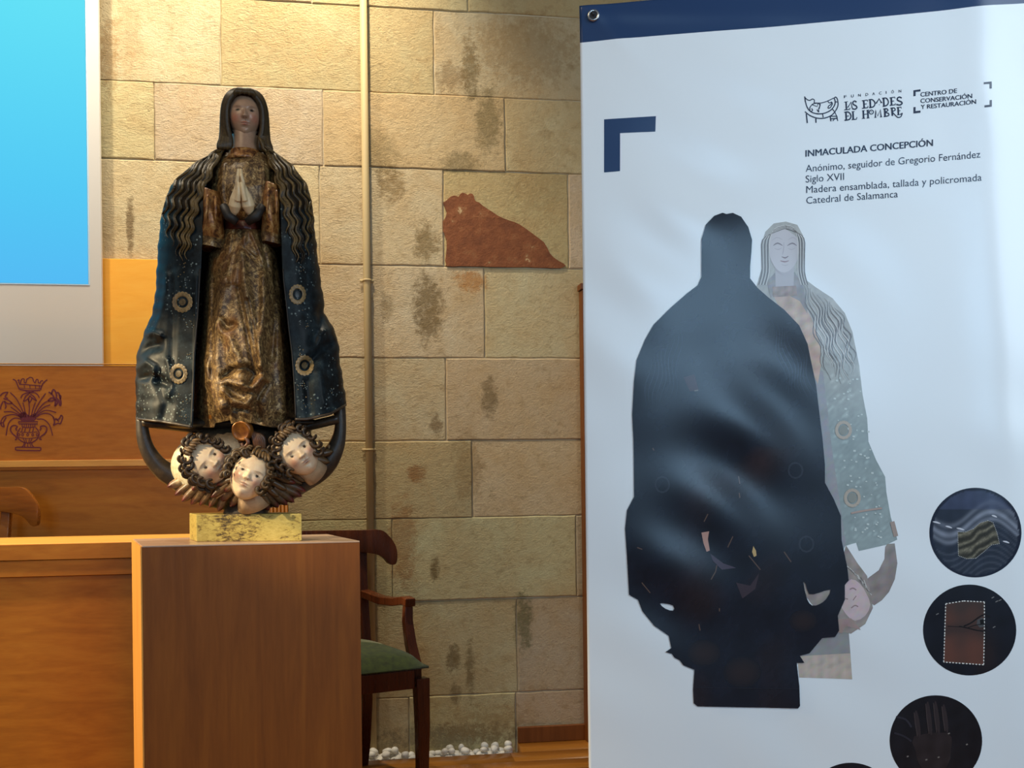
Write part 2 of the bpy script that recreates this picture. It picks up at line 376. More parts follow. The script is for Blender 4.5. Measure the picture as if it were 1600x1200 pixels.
# wooden frame standing against the wall behind the banner edge
df = MB(); T = Matrix.Translation(WALL.p) @ Matrix.Rotation(math.radians(WALL.deg), 4, 'Z')
sd = su(906, 700)
df.box(sd, sd+.09, -.07, -.0126, .0, 1.775, T).box(sd+.95, sd+1.04, -.07, -.0126, .0, 1.775, T)
df = df.build('door_1', M['door_wood'], bevel=.003, smooth=False); df['kind'] = 'structure'
wallbox('door_head', sd-.006, sd+1.046, .0126, .076, 1.776, 1.80, M['door_wood'], df)
wallbox('door_leaf', sd+.0905, sd+.9495, .0126, .05, .005, 1.774, M['door_wood'], df)
# raised platform under the desk
pf = MB(); base = Plane(*(PY(100, 600, 2.84).xy), 8.9)
rt = [base.at(-1.6, 0, -.03), base.at(1.03, 0, -.03)]
def slab(p0, p1, depth, z0, z1, pl):
    a, b = Vector(p0), Vector(p1); nn = -pl.n*depth
    mb = MB(); mb.prism([Vector((q.x, q.y, z0)) for q in (a, b, b+nn, a+nn)], (0, 0, z1-z0)); return mb
o = slab(base.at(-1.9, 0, .02), base.at(.48, 0, .02), .90, 0.0, .175, base).build('platform', M['floor_wood'], bevel=.003, smooth=False); o['kind'] = 'structure'

# ------------------------------------------------------------------ projection screen, orange wood board, crest panel
SCR = Plane(*(WALL.px(100, 300, .07).xy), 8.9)
def on(pl, u, v, d=0): return pl.px(u, v, d)
def quad_slab(pl, u0, v0, u1, v1, d0, d1, col=None, mb=None):
    a, z1 = pl.st(u0, v0); b, z0 = pl.st(u1, v1)
    mb = mb or MB()
    mb.prism([pl.at(a, z0, d0), pl.at(b, z0, d0), pl.at(b, z1, d0), pl.at(a, z1, d0)], pl.n*(d1-d0), col); return mb
scr = thing('projection_screen', 'white projection screen with a plain blue picture, left of the statue', 'screen', SCR.px(-200, 600, 0))
quad_slab(SCR, -700, -200, 161, 640, -.02, 0).build('screen_surface', M['screen_cloth'], scr, smooth=False)
def f(n, b):
    v = n.coord(); s = n.new('ShaderNodeSeparateXYZ'); n.L(v, s.inputs[0])
    z = n.math('MULTIPLY', n.math('SUBTRACT', s.outputs[2], 1.2), .6)
    c = n.ramp(z, [(.25, (82, 186, 252)), (.55, (78, 206, 252)), (.95, (86, 228, 252))])
    n.L(c, b.inputs['Emission Color']); b.inputs['Emission Strength'].default_value = .92; b.inputs['Base Color'].default_value = (.01, .01, .01, 1); b.inputs['Specular IOR Level'].default_value = .1
M['blue_picture'] = mat('blue_picture', rough=.8, build=f)
o = quad_slab(SCR, -640, -160, 138, 444, .0006, .002).build('projected_picture', M['blue_picture'], scr, smooth=False); o['label'] = 'bright cyan-blue rectangle of light'
e = MB()
a0, z0_ = SCR.st(139, 444.5)
e.prism([SCR.at(a0-2.2, z0_-.003, .0006), SCR.at(a0+.003, z0_-.003, .0006), SCR.at(a0+.003, z0_, .0006), SCR.at(a0-2.2, z0_, .0006)], SCR.n*.0012)
e.prism([SCR.at(a0, z0_, .0006), SCR.at(a0+.003, z0_, .0006), SCR.at(a0+.003, z0_+1.6, .0006), SCR.at(a0, z0_+1.6, .0006)], SCR.n*.0012)
e.build('picture_edge', mat('picture_edge', (190, 225, 250), .6), scr, smooth=False)

ob = wallbox('wall_board', su(120, 500), su(400, 500), .013, .03, .62, WALL.st(200, 407)[1], M['board_wood'])
tag(ob, 'plain bright orange wooden board fixed on the stone behind the screen edge', 'board')

PAN = Plane(*(PY(100, 600, 3.545).xy), 8.9)
pan = thing('panelled_backrest', 'tall wooden panel with maroon vase crest behind the desk', 'panel', PAN.at(0, .175, 0))
quad_slab(PAN, -260, 570, 418, 722, -.025, 0).build('upper_panel', M['desk_wood'], pan, bevel=.002, smooth=False)
a, z1 = PAN.st(-260, 731); b_, _ = PAN.st(418, 731)
MB().prism([PAN.at(a, .175, -.02), PAN.at(b_, .175, -.02), PAN.at(b_, z1, -.02), PAN.at(a, z1, -.02)], PAN.n*.016).build('lower_panel', M['desk_wood'], pan, bevel=.002, smooth=False)
quad_slab(PAN, -260, 722.6, 418, 726, -.024, .006).build('rail_moulding', M['light_wood'], pan, bevel=.0015, smooth=False)
quad_slab(PAN, -260, 727, 418, 730.5, -.024, .003).build('rail_moulding', M['desk_wood'], pan, bevel=.0015, smooth=False)
quad_slab(PAN, -260, 567.6, 418.5, 569.4, -.027, .003).build('top_edge', M['light_wood'], pan, bevel=.001, smooth=False)
# ribbed end post, just visible right of the statue's foot
post = thing('ribbed_post', 'short ribbed reddish wooden post behind the gilded base', 'post', PAN.px(436, 900, -.12))
PAN2 = PAN; PAN = Plane(PAN.p.x-PAN.n.x*.13, PAN.p.y-PAN.n.y*.13, 8.9)
a, zt = PAN.st(421, 788); b_, _ = PAN.st(450, 788)
MB().prism([PAN.at(a, .175, -.03), PAN.at(b_, .175, -.03), PAN.at(b_, zt, -.03), PAN.at(a, zt, -.03)], PAN.n*.03).build('core', M['chair_wood'], post, smooth=False)
for i in range(5):
    c = a+(b_-a)*(i+.5)/5
    MB().tube([PAN.at(c, .176, .0), PAN.at(c, zt-.001, .0)], .0058, 8).build('rib', M['desk_wood'], post)
PAN = PAN2

# ribbons: flat painted line work on a surface function S(u,v,lift)
def ribbon(mb, S, pts, w, lift, col=None, smooth=3, closed=False, taper=False):
    if smooth > 1 and len(pts) > 2: pts = smooth_poly(pts, smooth, closed)
    if closed: pts = list(pts)+[pts[0]]
    n = len(pts); vs = []
    for i, p in enumerate(pts):
        q0 = pts[max(i-1, 0)]; q1 = pts[min(i+1, n-1)]; dx, dy = q1[0]-q0[0], q1[1]-q0[1]; l = math.hypot(dx, dy) or 1
        ww = w/2*(1 if not taper else max(.25, math.sin(PI*(i+.5)/n)))
        vs += [S(p[0]-dy/l*ww, p[1]+dx/l*ww, lift), S(p[0]+dy/l*ww, p[1]-dx/l*ww, lift)]
    mb.add(vs, [(2*i, 2*i+2, 2*i+3, 2*i+1) for i in range(n-1)], col)
SP = lambda u, v, l: PAN.px(u, v, l)
MAR = lin((98, 18, 30)); cr = MB()
def Z(x, y): return (x/7.5, 560+y/7.5)     # crest coordinates, read off the enlarged photograph
def L(pts, w=1.25, closed=False, sm=3, taper=False): ribbon(cr, SP, [Z(*p) for p in pts], w*1.3, .0009, MAR, sm, closed, taper)
L([(150, 245), (185, 262), (205, 310), (228, 365)], 1.5); L([(555, 250), (520, 275), (495, 310), (475, 372)], 1.5)
L([(225, 305), (290, 305), (350, 312), (420, 318), (488, 325)]); L([(232, 362), (290, 375), (350, 380), (420, 378), (470, 372)], 1.8); L([(228, 345), (300, 352), (400, 356), (478, 350)], .8)
for x in (285, 350, 415, 460): L([(x, 312), (x+3, 350)], .9)
L([(205, 262), (225, 250), (222, 285), (240, 290), (245, 262), (262, 240), (285, 245), (285, 280), (305, 285), (312, 250), (330, 235), (345, 225), (360, 222), (385, 235), (395, 270), (415, 285), (425, 250), (445, 250), (450, 285), (470, 285), (480, 265), (505, 262)], 1.3)
L([(300, 385), (345, 400), (400, 385)], 1.0); L([(343, 388), (343, 412)], 2.0)
for ps in ([(345, 405), (300, 410), (262, 430), (245, 465)], [(345, 405), (400, 400), (440, 425), (462, 462)], [(340, 415), (300, 445), (275, 505)], [(275, 505), (320, 480), (350, 440)], [(355, 420), (400, 450), (430, 500)], [(430, 500), (380, 465), (350, 440)], [(335, 470), (345, 520), (375, 470)]): L(ps, 1.5, taper=False)
for ps in ([(335, 690), (345, 600), (340, 520), (330, 470)], [(365, 690), (385, 600), (415, 515)], [(385, 690), (420, 590), (470, 500), (535, 410)], [(395, 690), (450, 600), (510, 530), (570, 495)], [(400, 680), (460, 620), (520, 570), (590, 545)], [(410, 690), (500, 620), (570, 610), (660, 635)],
           [(410, 700), (480, 655), (560, 645), (620, 680), (640, 720)], [(430, 712), (510, 715), (580, 780), (618, 905)], [(300, 690), (290, 600), (270, 520)], [(300, 690), (240, 560), (190, 470), (120, 400)], [(290, 690), (230, 610), (180, 560), (130, 520)], [(285, 690), (220, 640), (170, 600), (125, 570)],
           [(270, 690), (200, 650), (130, 625), (45, 627)], [(260, 700), (180, 660), (100, 665), (40, 690), (10, 740)], [(250, 712), (170, 700), (100, 760), (72, 905)]): L(ps, 1.35)
cdt_pts = [(262, 628), (300, 625), (325, 660), (350, 670), (385, 655), (415, 640), (425, 650), (410, 680), (425, 712), (400, 732), (250, 732), (235, 700), (205, 665)]
cr.add([SP(*Z(*p), .0009) for p in cdt_pts], [tuple(range(len(cdt_pts)))], MAR)
for ps in ([(570, 395), (610, 420), (640, 470)], [(600, 425), (625, 365), (655, 400), (665, 450)], [(665, 400), (690, 410), (705, 470), (715, 520), (708, 558)], [(655, 455), (690, 500), (700, 555)], [(650, 480), (675, 520), (640, 560)], [(640, 470), (650, 510), (645, 560)], [(565, 495), (600, 465), (640, 470)], [(565, 495), (610, 500), (640, 480)], [(690, 430), (712, 440), (705, 480)]): L(ps, 2.0)
for ps in ([(0, 440), (40, 405), (95, 398)], [(95, 398), (60, 450), (95, 470)], [(40, 470), (100, 490), (145, 528)], [(145, 528), (90, 530), (50, 500)], [(50, 500), (72, 560), (60, 590)], [(40, 500), (10, 560), (8, 600)]): L(ps, 1.6)
for ps in ([(620, 680), (640, 745), (625, 785)], [(625, 785), (680, 760), (710, 770)], [(640, 720), (690, 710), (715, 665)], [(715, 665), (735, 690), (710, 765)], [(650, 700), (690, 740)], [(10, 740), (20, 790), (52, 800)], [(52, 800), (40, 750), (75, 690)], [(30, 750), (0, 765)]): L(ps, 1.6)
L([(215, 742), (225, 768), (440, 768), (445, 742)], 1.5, True, 1); L([(258, 772), (262, 805)]); L([(410, 772), (408, 805)]); L([(262, 805), (330, 812), (408, 805)])
for x in (285, 310, 335, 360, 385): L([(x, 770), (x, 806)], 1.1)
L([(240, 812), (210, 860), (200, 900), (225, 950), (285, 985), (330, 992), (375, 985), (430, 950), (458, 900), (450, 850), (415, 808)], 1.4)
for x in (265, 300, 355, 395): L([(x, 812), (x-12, 860)], 1.1)
L([(232, 862), (330, 868), (440, 862)], 1.0); L([(215, 925), (330, 940), (445, 925)], 1.0)
for x in (222, 265, 325, 385, 435): L([(x-13, 895), (x, 880), (x+13, 895), (x, 910)], 1.1, True)
for x in (270, 300, 350, 380): L([(x, 935), (325+(x-325)*.5, 985)], 1.0)
L([(285, 985), (280, 1015), (255, 1040)]); L([(375, 985), (375, 1015), (395, 1035)])
for x in (300, 325, 350): L([(x, 990), (x+(x-325)*.5, 1035)], .9)
L([(195, 1040), (330, 1042), (465, 1045), (478, 1060), (465, 1080), (330, 1080), (195, 1076), (183, 1058)], 1.5, True, 2)
L([(200, 845), (185, 825), (205, 800), (165, 785), (130, 805), (125, 845), (150, 885), (185, 915), (195, 945), (175, 955)], 1.7)
L([(465, 845), (480, 825), (475, 800), (515, 790), (548, 812), (545, 850), (520, 885), (480, 915), (465, 945), (490, 950)], 1.7)
M['maroon'] = colmat('maroon_paint', .5)
o = cr.build('painted_crest', M['maroon'], pan, smooth=False); o['label'] = 'maroon line drawing of a crowned two-handled vase with lilies'

# ------------------------------------------------------------------ desk
dk = base     # plane through the desk front at depth 2.84
desk = thing('speakers_desk', 'long orange-brown wooden desk left of the pedestal', 'desk', dk.at(-.3, .175, 0))
ZD = .885
xL = -1.9; xR = dk.st(420, 860)[0]
aF = (atz(100, 848.5, ZD)-dk.p).dot(dk.n)
def dbox(name, x0, x1, d0, d1, z0, z1, m, bev=.0015):
    mb = MB(); mb.prism([dk.at(x0, z0, d0), dk.at(x1, z0, d0), dk.at(x1, z0, d1), dk.at(x0, z0, d1)], (0, 0, z1-z0)); return mb.build(name, m, desk, bevel=bev, smooth=False)
dbox('worktop', xL, xR, aF, aF-.33, ZD-.042, ZD, M['light_wood'])
dbox('edge_band', xL, xR, aF+.0005, aF+.012, ZD-.044, ZD-.001, M['desk_wood'], .001)
dbox('apron', xL, xR, aF-.03, aF+.006, ZD-.090, ZD-.0455, M['desk_wood'])
dbox('front_panel', xL, xR, aF-.03, aF-.006, .175, ZD-.091, M['desk_wood'])
dbox('side_panel', xR-.025, xR-.001, aF-.32, aF-.031, .175, ZD-.043, M['desk_wood'])

# ------------------------------------------------------------------ pedestal
ZP = .90
FL, FR, BR, BL = atz(222, 853, ZP), atz(562, 845, ZP), atz(512, 834.5, ZP), atz(208, 842, ZP)
pc = (FL+FR+BR+BL)/4
ped = thing('display_pedestal', 'tall square brown wooden pedestal carrying the statue', 'pedestal', (pc.x, pc.y, 0))
def pm(k, dz0, dz1, name, m, bev):
    q = [pc+(p-pc)*k for p in (FL, FR, BR, BL)]
    mb = MB(); mb.prism([Vector((p.x, p.y, dz0)) for p in q], (0, 0, dz1-dz0)); return mb.build(name, m, ped, bevel=bev, smooth=False)
pm(.999, 0, ZP-.0042, 'body', M['pedestal_wood'], .0)
pm(1.0, ZP-.004, ZP, 'top_board', M['pedestal_top_sheen'], .001)
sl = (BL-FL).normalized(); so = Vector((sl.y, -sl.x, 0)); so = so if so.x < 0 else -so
mb = MB(); mb.prism([Vector((q.x, q.y, 0)) for q in (FL+so*.0005, BL+so*.0005, BL+so*.004, FL+so*.004)], (0, 0, ZP-.002)); o = mb.build('side_panel', M['lit_side_wood'], ped, smooth=False); o['label'] = 'orange left side with a chipped edge, warm lamplight put into its paler colour'

# ------------------------------------------------------------------ chairs
def chair(label, loc, rz, group=None, wm='chair_wood'):
    t = thing('wooden_armchair', label, 'chair', loc, rz)
    Wd = M[wm]
    T = Matrix.Translation(Vector(loc)) @ Matrix.Rotation(rz, 4, 'Z')
    def bar(name, pts, w, d, par=t, m=None, tap=None):   # rectangular swept bar
        mb = MB(); rows = []; k = len(pts)
        for i, p in enumerate(pts):
            p = Vector(p); tg = (Vector(pts[min(i+1, k-1)])-Vector(pts[max(i-1, 0)])).normalized()
            ax = Vector((1, 0, 0)) if abs(tg.x) < .7 else Vector((0, 1, 0)); a = (ax-tg*ax.dot(tg)).normalized(); b2 = tg.cross(a)
            s = 1 if tap is None else 1+(tap-1)*i/(k-1)
            rows.append([T @ (p+a*sx*w/2*s+b2*sy*d/2*s) for sx, sy in ((-1, -1), (1, -1), (1, 1), (-1, 1))])
        mb.grid(rows, close=True); nn = len(mb.v); mb.f += [(3, 2, 1, 0), (nn-4, nn-3, nn-2, nn-1)]
        return mb.build(name, m or Wd, par, bevel=.004, smooth=False)
    for s in (-1, 1):
        bar('leg', [(s*.262, -.225, .40), (s*.262, -.232, .25), (s*.262, -.228, .12), (s*.262, -.215, 0)], .046, .046, tap=.68)
        bar('leg', [(s*.225, .215, .42), (s*.225, .215, .25), (s*.225, .235, .10), (s*.225, .262, 0)], .040, .042, tap=.8)
        bar('back_post', [(s*.225, .215, .42), (s*.222, .222, .55), (s*.222, .235, .68), (s*.228, .25, .80)], .036, .040, tap=.8)
        bar('arm', [(s*.222, .212, .632), (s*.25, .10, .618), (s*.266, 0, .622), (s*.268, -.085, .636), (s*.268, -.125, .632)], .038, .028)
        bar('arm_support', [(s*.268, -.165, .425), (s*.262, -.135, .50), (s*.262, -.11, .57), (s*.266, -.105, .62)], .036, .034, tap=.8)
    for y, x in ((-.225, .235), (.213, .20)): bar('seat_rail', [(-x, y, .40), (x, y, .40)], .034, .062)
    for s in (-1, 1): bar('seat_rail', [(s*.262, -.20, .40), (s*.228, .19, .40)], .030, .062)
    bar('back_crossbar', [(-.21, .222, .535), (0, .232, .535), (.21, .222, .535)], .030, .04)
    # crest rail: bowed in plan, ends rolled over and dropping
    prof = [(-.340, .768, .020), (-.334, .770, .036), (-.316, .784, .050), (-.285, .812, .047), (-.22, .820, .040), (-.11, .826, .036), (0, .828, .036), (.11, .826, .036), (.22, .820, .040), (.285, .812, .047), (.316, .784, .050), (.334, .770, .036), (.340, .768, .020)]
    prof = smooth_poly(prof, 4, False); rows = []
    for x, z, h in prof:
        y = .255-.05*(x/.33)**2; rows.append([T @ Vector((x, y+dy, z+dz)) for dy, dz in ((-.015, -h), (-.019, 0), (-.012, h), (.012, h), (.019, 0), (.015, -h))])
    mb = MB(); mb.grid(rows, close=True); nn = len(mb.v); mb.f += [(5, 4, 3, 2, 1, 0), tuple(range(nn-6, nn))]
    mb.build('crest_rail', Wd, t, bevel=.003, smooth=False)
    rows = []; nx, ny = 18, 16; mb = MB()
    for j in range(ny+1):
        y = -.245+.435*j/ny; hw = .285-.05*j/ny; row = []
        for i in range(nx+1):
            q = -1+2*i/nx; p = (j/ny)*2-1; ed = (1-abs(q)**5)*(1-abs(p)**5); row.append(T @ Vector((q*hw, y, .436+.052*ed**.5+.016*(1-q*q)*(1-p*p))))
        rows.append(row)
    mb.grid(rows)
    b0 = [Vector((x, y, .432)) for x, y in ((-.283, -.243), (.283, -.243), (.233, .188), (-.233, .188))]
    mb.prism([T @ p for p in b0], (0, 0, .008)); mb.build('seat', M['velvet'], t)['label'] = 'padded green velvet seat'
    return t
chair('dark wooden armchair with green velvet seat, right of the pedestal', (-.640, 3.411, 0), math.radians(27))
xe = (60-800)/1600*3.36
chair('wooden armchair behind the desk, only its rolled top rail showing', (xe-.300, 3.10, .175), math.radians(8.9), None, 'lit_chair_wood')

# ------------------------------------------------------------------ conduit pipe and pebbles
def onw(u, v, d): return WALL.px(u, v, d)
pipe = thing('conduit_pipe', 'thin beige vertical conduit pipe clipped to the stone wall', 'pipe', onw(583, 1180, .02))
top = onw(567, -20, .026); bot = onw(583, 1178, .026); top = top+(top-bot)*.25
MB().tube([bot, top], .0138, 14).build('pipe', M['conduit'], pipe)
for vv in (440, 703, 1010):
    u = 567+(vv+20)/1198*16; c = onw(u, vv, .026); ax = (top-bot).normalized()
    mb = MB(); mb.tube([c-ax*.004, c+ax*.004], .0168, 14); s_, z_ = WALL.st(u, vv)
    mb.prism([WALL.at(s_-.026, z_-.006, .011), WALL.at(s_+.026, z_-.006, .011), WALL.at(s_+.026, z_+.006, .011), WALL.at(s_-.026, z_+.006, .011)], WALL.n*.004)
    mb.build('bracket', M['conduit'], pipe)
pmesh = []
for k in range(8):
    mb = MB(); ph = random.uniform(0, 6)
    mb.ell((0, 0, 0), (random.uniform(.015, .023), random.uniform(.012, .017), random.uniform(.010, .014)), 10, 7, fn=lambda p: p*(1+.12*math.sin(p.x*160+ph)+.10*math.sin(p.y*190+ph*2)))
    o = mb.build('pebble', M['pebble'], merge=True); pmesh.append(o.data); bpy.data.objects.remove(o)
cnt = 0
for layer in range(3):
    nx = 34 if layer < 2 else 20
    for i in range(nx):
        for j in range(3 if layer < 2 else 2):
            s_ = s_pl+.34+(s_pr-s_pl-.37)*(i+.5+random.uniform(-.3, .3))/nx; y = .035+.043*j+random.uniform(-.007, .007)
            if layer == 0 and j == 1 and i % 2: continue
            if layer == 2:
                y = .04+.05*j; 
                if random.random() < .35: continue
            o = bpy.data.objects.new('pebble', random.choice(pmesh)); C.objects.link(o)
            o.location = WALL.at(s_, -.044+.023*layer+random.uniform(-.002, .003), y+.006); o.rotation_euler = (random.uniform(-.4, .4), random.uniform(-.4, .4), random.uniform(0, 6))
            tag(o, 'small rounded white pebble in the channel along the foot of the wall', 'pebble', 'white pebbles along the wall'); cnt += 1

# ------------------------------------------------------------------ banner
HB = 2.0
def fold(s, z):
    q = z-1.97
    ph = 2*PI*(s*.62+z*.80)/.150+.9*math.sin(9*s-4*z)
    d = .0021*math.sin(ph)*(.45+.55*math.sin(14*s-9*z+.8))+.0012*math.sin(2*PI*(s*.3+z)/.31+.6)
    d *= .30+1.15*math.exp(-((s-.27)/.20)**2-((z-1.2)/.60)**4)
    d += .006*math.exp(-((s-.735-.05*(1.9-z))/.045)**2)*(1 if z > 1 else max(0, z))                       # soft vertical pleat at the right
    d += .0035*math.exp(-((q+.10*(s-.04)+.01)/.020)**2)*math.exp(-(s/.25))     # pull lines running from the eyelet
    d += .0030*math.exp(-(((z-1.97)+1.1*(s-.03)+.01)/.03)**2)*math.exp(-((s-.03)/.1)**2)
    d += .0025*math.sin(2*PI*s/.62+.4)
    return d
def SB(u, v, lift=0):
    s, z = BAN.st(u, v); return BAN.at(s, z, fold(s, z)+lift)
ban = thing('exhibition_banner', 'tall white printed vinyl banner with dark statue silhouettes, right side', 'banner', BAN.at(.43, 0, 0))
NX, NY = 150, 330; mb = MB(); mb.v = []; rows = []; WB = .865; cols = []
white, navy = lin((228, 232, 234)), lin((34, 58, 94))
zb = BAN.st(911, 67)[1]; zt_ = BAN.st(911, 11)[1]
zrows = list(np.linspace(.02, zb-.0003, NY))+list(np.linspace(zb+.0003, zt_, 16))
for z in zrows:
    rows.append([BAN.at(.004+WB*i/NX, z, fold(.004+WB*i/NX, z)) for i in range(NX+1)]); cols += [white if z < zb else navy]*(NX+1)
mb.grid(rows, col=cols); o = mb.build('vinyl_sheet', M['print'], ban, keep=True)
sm = o.modifiers.new('thick', 'SOLIDIFY'); sm.thickness = .0006; sm.offset = 1 if False else -1
def inside_pts(poly, sp):
    xs = [p[0] for p in poly]; ys = [p[1] for p in poly]; out = []
    y = min(ys)+sp/2
    while y < max(ys):
        cross = []
        for i in range(len(poly)):
            a, b = poly[i], poly[(i+1) % len(poly)]
            if (a[1] > y) != (b[1] > y): cross.append(a[0]+(y-a[1])/(b[1]-a[1])*(b[0]-a[0]))
        cross.sort()
        for c0, c1 in zip(cross[::2], cross[1::2]):
            x = math.ceil((c0+sp*.35)/sp)*sp
            while x < c1-sp*.35: out.append((x, y)); x += sp
        y += sp
    return out
def decal(mb, S, poly, colfn, lift, sp=9, holes=(), sm=1):
    if sm > 1: poly = smooth_poly(poly, sm)
    holes = [smooth_poly(h, 2) for h in holes]
    def dens(q):
        out = []
        for i in range(len(q)):
            a, b = q[i], q[(i+1) % len(q)]; k = max(1, int(math.hypot(b[0]-a[0], b[1]-a[1])/sp))
            out += [(a[0]+(b[0]-a[0])*j/k, a[1]+(b[1]-a[1])*j/k) for j in range(k)]
        return out
    poly = dens(poly); holes = [dens(h) for h in holes]
    pts = list(poly); edges = [(i, (i+1) % len(poly)) for i in range(len(poly))]
    for h in holes:
        n0 = len(pts); pts += h; edges += [(n0+i, n0+(i+1) % len(h)) for i in range(len(h))]
    pts += inside_pts(poly, sp) if sp < 500 else []
    r = delaunay_2d_cdt([Vector(p) for p in pts], edges, [], 4 if holes else 1, 1e-6)
    vs = r[0]; fs = []
    def inside(x, y, q):
        c = False
        for i in range(len(q)):
            a, b = q[i-1], q[i]
            if (a[1] > y) != (b[1] > y) and x < a[0]+(y-a[1])/(b[1]-a[1])*(b[0]-a[0]): c = not c
        return c
    for f in r[2]:
        x = sum(vs[i][0] for i in f)/len(f); y = sum(vs[i][1] for i in f)/len(f)
        if holes and any(inside(x, y, h) for h in holes): continue
        fs.append(tuple(f))
    co = [colfn(p[0], p[1]) if callable(colfn) else colfn for p in vs]
    mb.add([S(p[0], p[1], lift) for p in vs], fs, co)
def nz(u, v, s=20.0, seed=0.0):
    return (math.sin(u/s*1.7+seed)+math.sin(v/s*1.3+seed*2+1.1*math.sin(u/s))+math.sin((u+v)/s*.9+seed*3+1.7*math.sin(v/s*.7)))/3
def mixc(a, b, t): t = max(0, min(1, t)); return tuple(x+(y-x)*t for x, y in zip(a, b))
L1 = .0004
NAVY = lin((36, 60, 96)); INK = lin((34, 44, 66))
mb = MB(); decal(mb, SB, [(944, 187), (1025, 182), (1024, 206), (969, 208.5), (969, 268), (944, 270)], NAVY, L1, 8)
mb.build('corner_mark', M['print'], ban)
# ghost print of the statue behind the dark silhouette
G = MB()
def gcol(base, amp=.12, s=9, seed=0):
    b = lin(base); return lambda u, v: tuple(max(0, c*(1+amp*nz(u, v, s, seed)+.07*random.uniform(-1, 1))) for c in b)
body = [(1190, 420), (1189, 385), (1196, 362), (1209, 349), (1228, 346), (1246, 351), (1255, 368), (1257, 394), (1255, 420), (1259, 437), (1275, 449), (1301, 466), (1320, 489), (1332, 518), (1338, 547), (1343, 572), (1346, 600), (1348, 617), (1355, 654), (1357, 690), (1369, 719), (1383, 745), (1385, 769), (1392, 808), (1402, 843), (1386, 851), (1342, 861), (1338, 848), (1321, 853), (1300, 900), (1270, 900), (1240, 700), (1225, 520), (1170, 470), (1182, 447)]
def mant(u, v):
    b = mixc(lin((168, 166, 160)), lin((142, 154, 153)), (v-520)/160); k = 1+.10*nz(u, v, 11, 1)+.08*random.uniform(-1, 1)
    if random.random() < .05 and v > 560: k = 1.35
    return tuple(c*k for c in b)
decal(G, SB, body, mant, L1, 4.5)
# lighter inner strip of the mantle (lining) and the dress
decal(G, SB, [(1268, 570), (1286, 580), (1300, 700), (1322, 850), (1300, 880), (1270, 700)], gcol((148, 148, 152), .1), L1*1.7, 5)
decal(G, SB, [(1206, 455), (1246, 455), (1270, 500), (1282, 540), (1283, 570), (1278, 600), (1255, 560), (1226, 500)], gcol((182, 158, 142), .22, 5), L1*2.2, 4)
decal(G, SB, [(1198, 440), (1212, 425), (1242, 425), (1256, 450), (1262, 490), (1250, 470), (1214, 452), (1204, 466)], gcol((140, 136, 134), .2, 5), L1*2.4, 4)
face = [(1202, 372), (1208, 364), (1216, 362), (1226, 358), (1236, 364), (1246, 372), (1249, 390), (1245, 408), (1237, 420), (1226, 426), (1214, 421), (1205, 408), (1201, 390)]
def fc(u, v):
    b = lin((190, 184, 186)); k = 1-.10*((u-1222)/26)**2
    return tuple(c*k for c in b)
decal(G, SB, [(1211, 415), (1241, 415), (1240, 450), (1226, 455), (1212, 450)], lin((172, 166, 168)), L1*2.6, 5)
decal(G, SB, [(1207, 448), (1244, 446), (1246, 462), (1208, 464)], gcol((150, 132, 124), .3, 3), L1*2.8, 3)
decal(G, SB, face, fc, L1*3, 4, sm=2)
dk_ = lin((130, 122, 126)); md = lin((172, 164, 168))
for ps, w_, c_ in (([(1208, 384), (1215, 380), (1223, 384)], 2.2, dk_), ([(1230, 384), (1238, 380), (1245, 384)], 2.2, dk_), ([(1210, 388), (1216, 390), (1222, 387)], 1.2, md), ([(1231, 388), (1237, 390), (1243, 387)], 1.2, md),
                   ([(1206, 376), (1214, 371), (1223, 375)], 1.2, md), ([(1231, 375), (1239, 371), (1246, 376)], 1.2, md), ([(1225, 378), (1224, 392), (1222, 399)], 1.6, md), ([(1221, 401), (1227, 403), (1232, 400)], 2.0, lin((126, 112, 116))), ([(1219, 407.5), (1226, 409), (1233, 407.5)], 2.0, lin((140, 110, 112))), ([(1221, 413), (1227, 415), (1232, 413)], 1.2, md), ([(1211, 420), (1226, 430), (1240, 421)], 1.6, md)):
    ribbon(G, SB, ps, w_, L1*3.6, c_, taper=True)
hd, hl = lin((112, 106, 104)), lin((196, 192, 186))
for k in range(6):
    x = 1203-k*2.3; ribbon(G, SB, [(1226, 352+k), (1210, 358+k), (x, 375), (x-1, 400), (x-1, 425), (x-6, 445)], 1.4, L1*3.3, hd if k % 2 else hl)
    x = 1246+k*2.0; ribbon(G, SB, [(1228, 352+k), (1240, 356+k), (x, 372), (x+1, 398), (x+1, 425), (x+6, 445)], 1.4, L1*3.3, hd if k % 2 else hl)
for k in range(17):
    x0 = 1250+k*3.6; x1 = 1288+k*3.5; pts = []; ys = 440+k*2.6; ye = 590-abs(k-8)*2+random.uniform(-12, 18)
    for j in range(22):
        t = j/21; x = x0+(x1-x0)*(t**.8)-(6*t*t if k > 12 else 0); pts.append((min(x+3.4*math.sin(t*19+k*.7), 1334+9*t), ys+(ye-ys)*t))
    ribbon(G, SB, pts, 1.7, L1*3.2+.00002*k, hl if k % 2 else hd, 1, taper=True)
for cx, cy in ((1318, 672), (1332, 778)):
    for q in range(14):
        a = 2*PI*q/14; ribbon(G, SB, [(cx+11*math.cos(a), cy+12.5*math.sin(a)), (cx+11*math.cos(a+.46), cy+12.5*math.sin(a+.46))], 5.0, L1*3.3, lin((176, 164, 150)), 1)
    decal(G, SB, [(cx+7*math.cos(q), cy+8*math.sin(q)) for q in np.linspace(0, 2*PI, 13)[:-1]], lin((138, 140, 132)), L1*3.2, 5)
for k in range(70):
    t = random.random(); v = 590+t*250; u = 1300+random.uniform(-2, 45)+t*38; sz = random.uniform(1.0, 2.0)
    ribbon(G, SB, [(u-sz, v), (u+sz, v+.3)], sz*1.5, L1*3.1, lin((192, 200, 196)), 1)
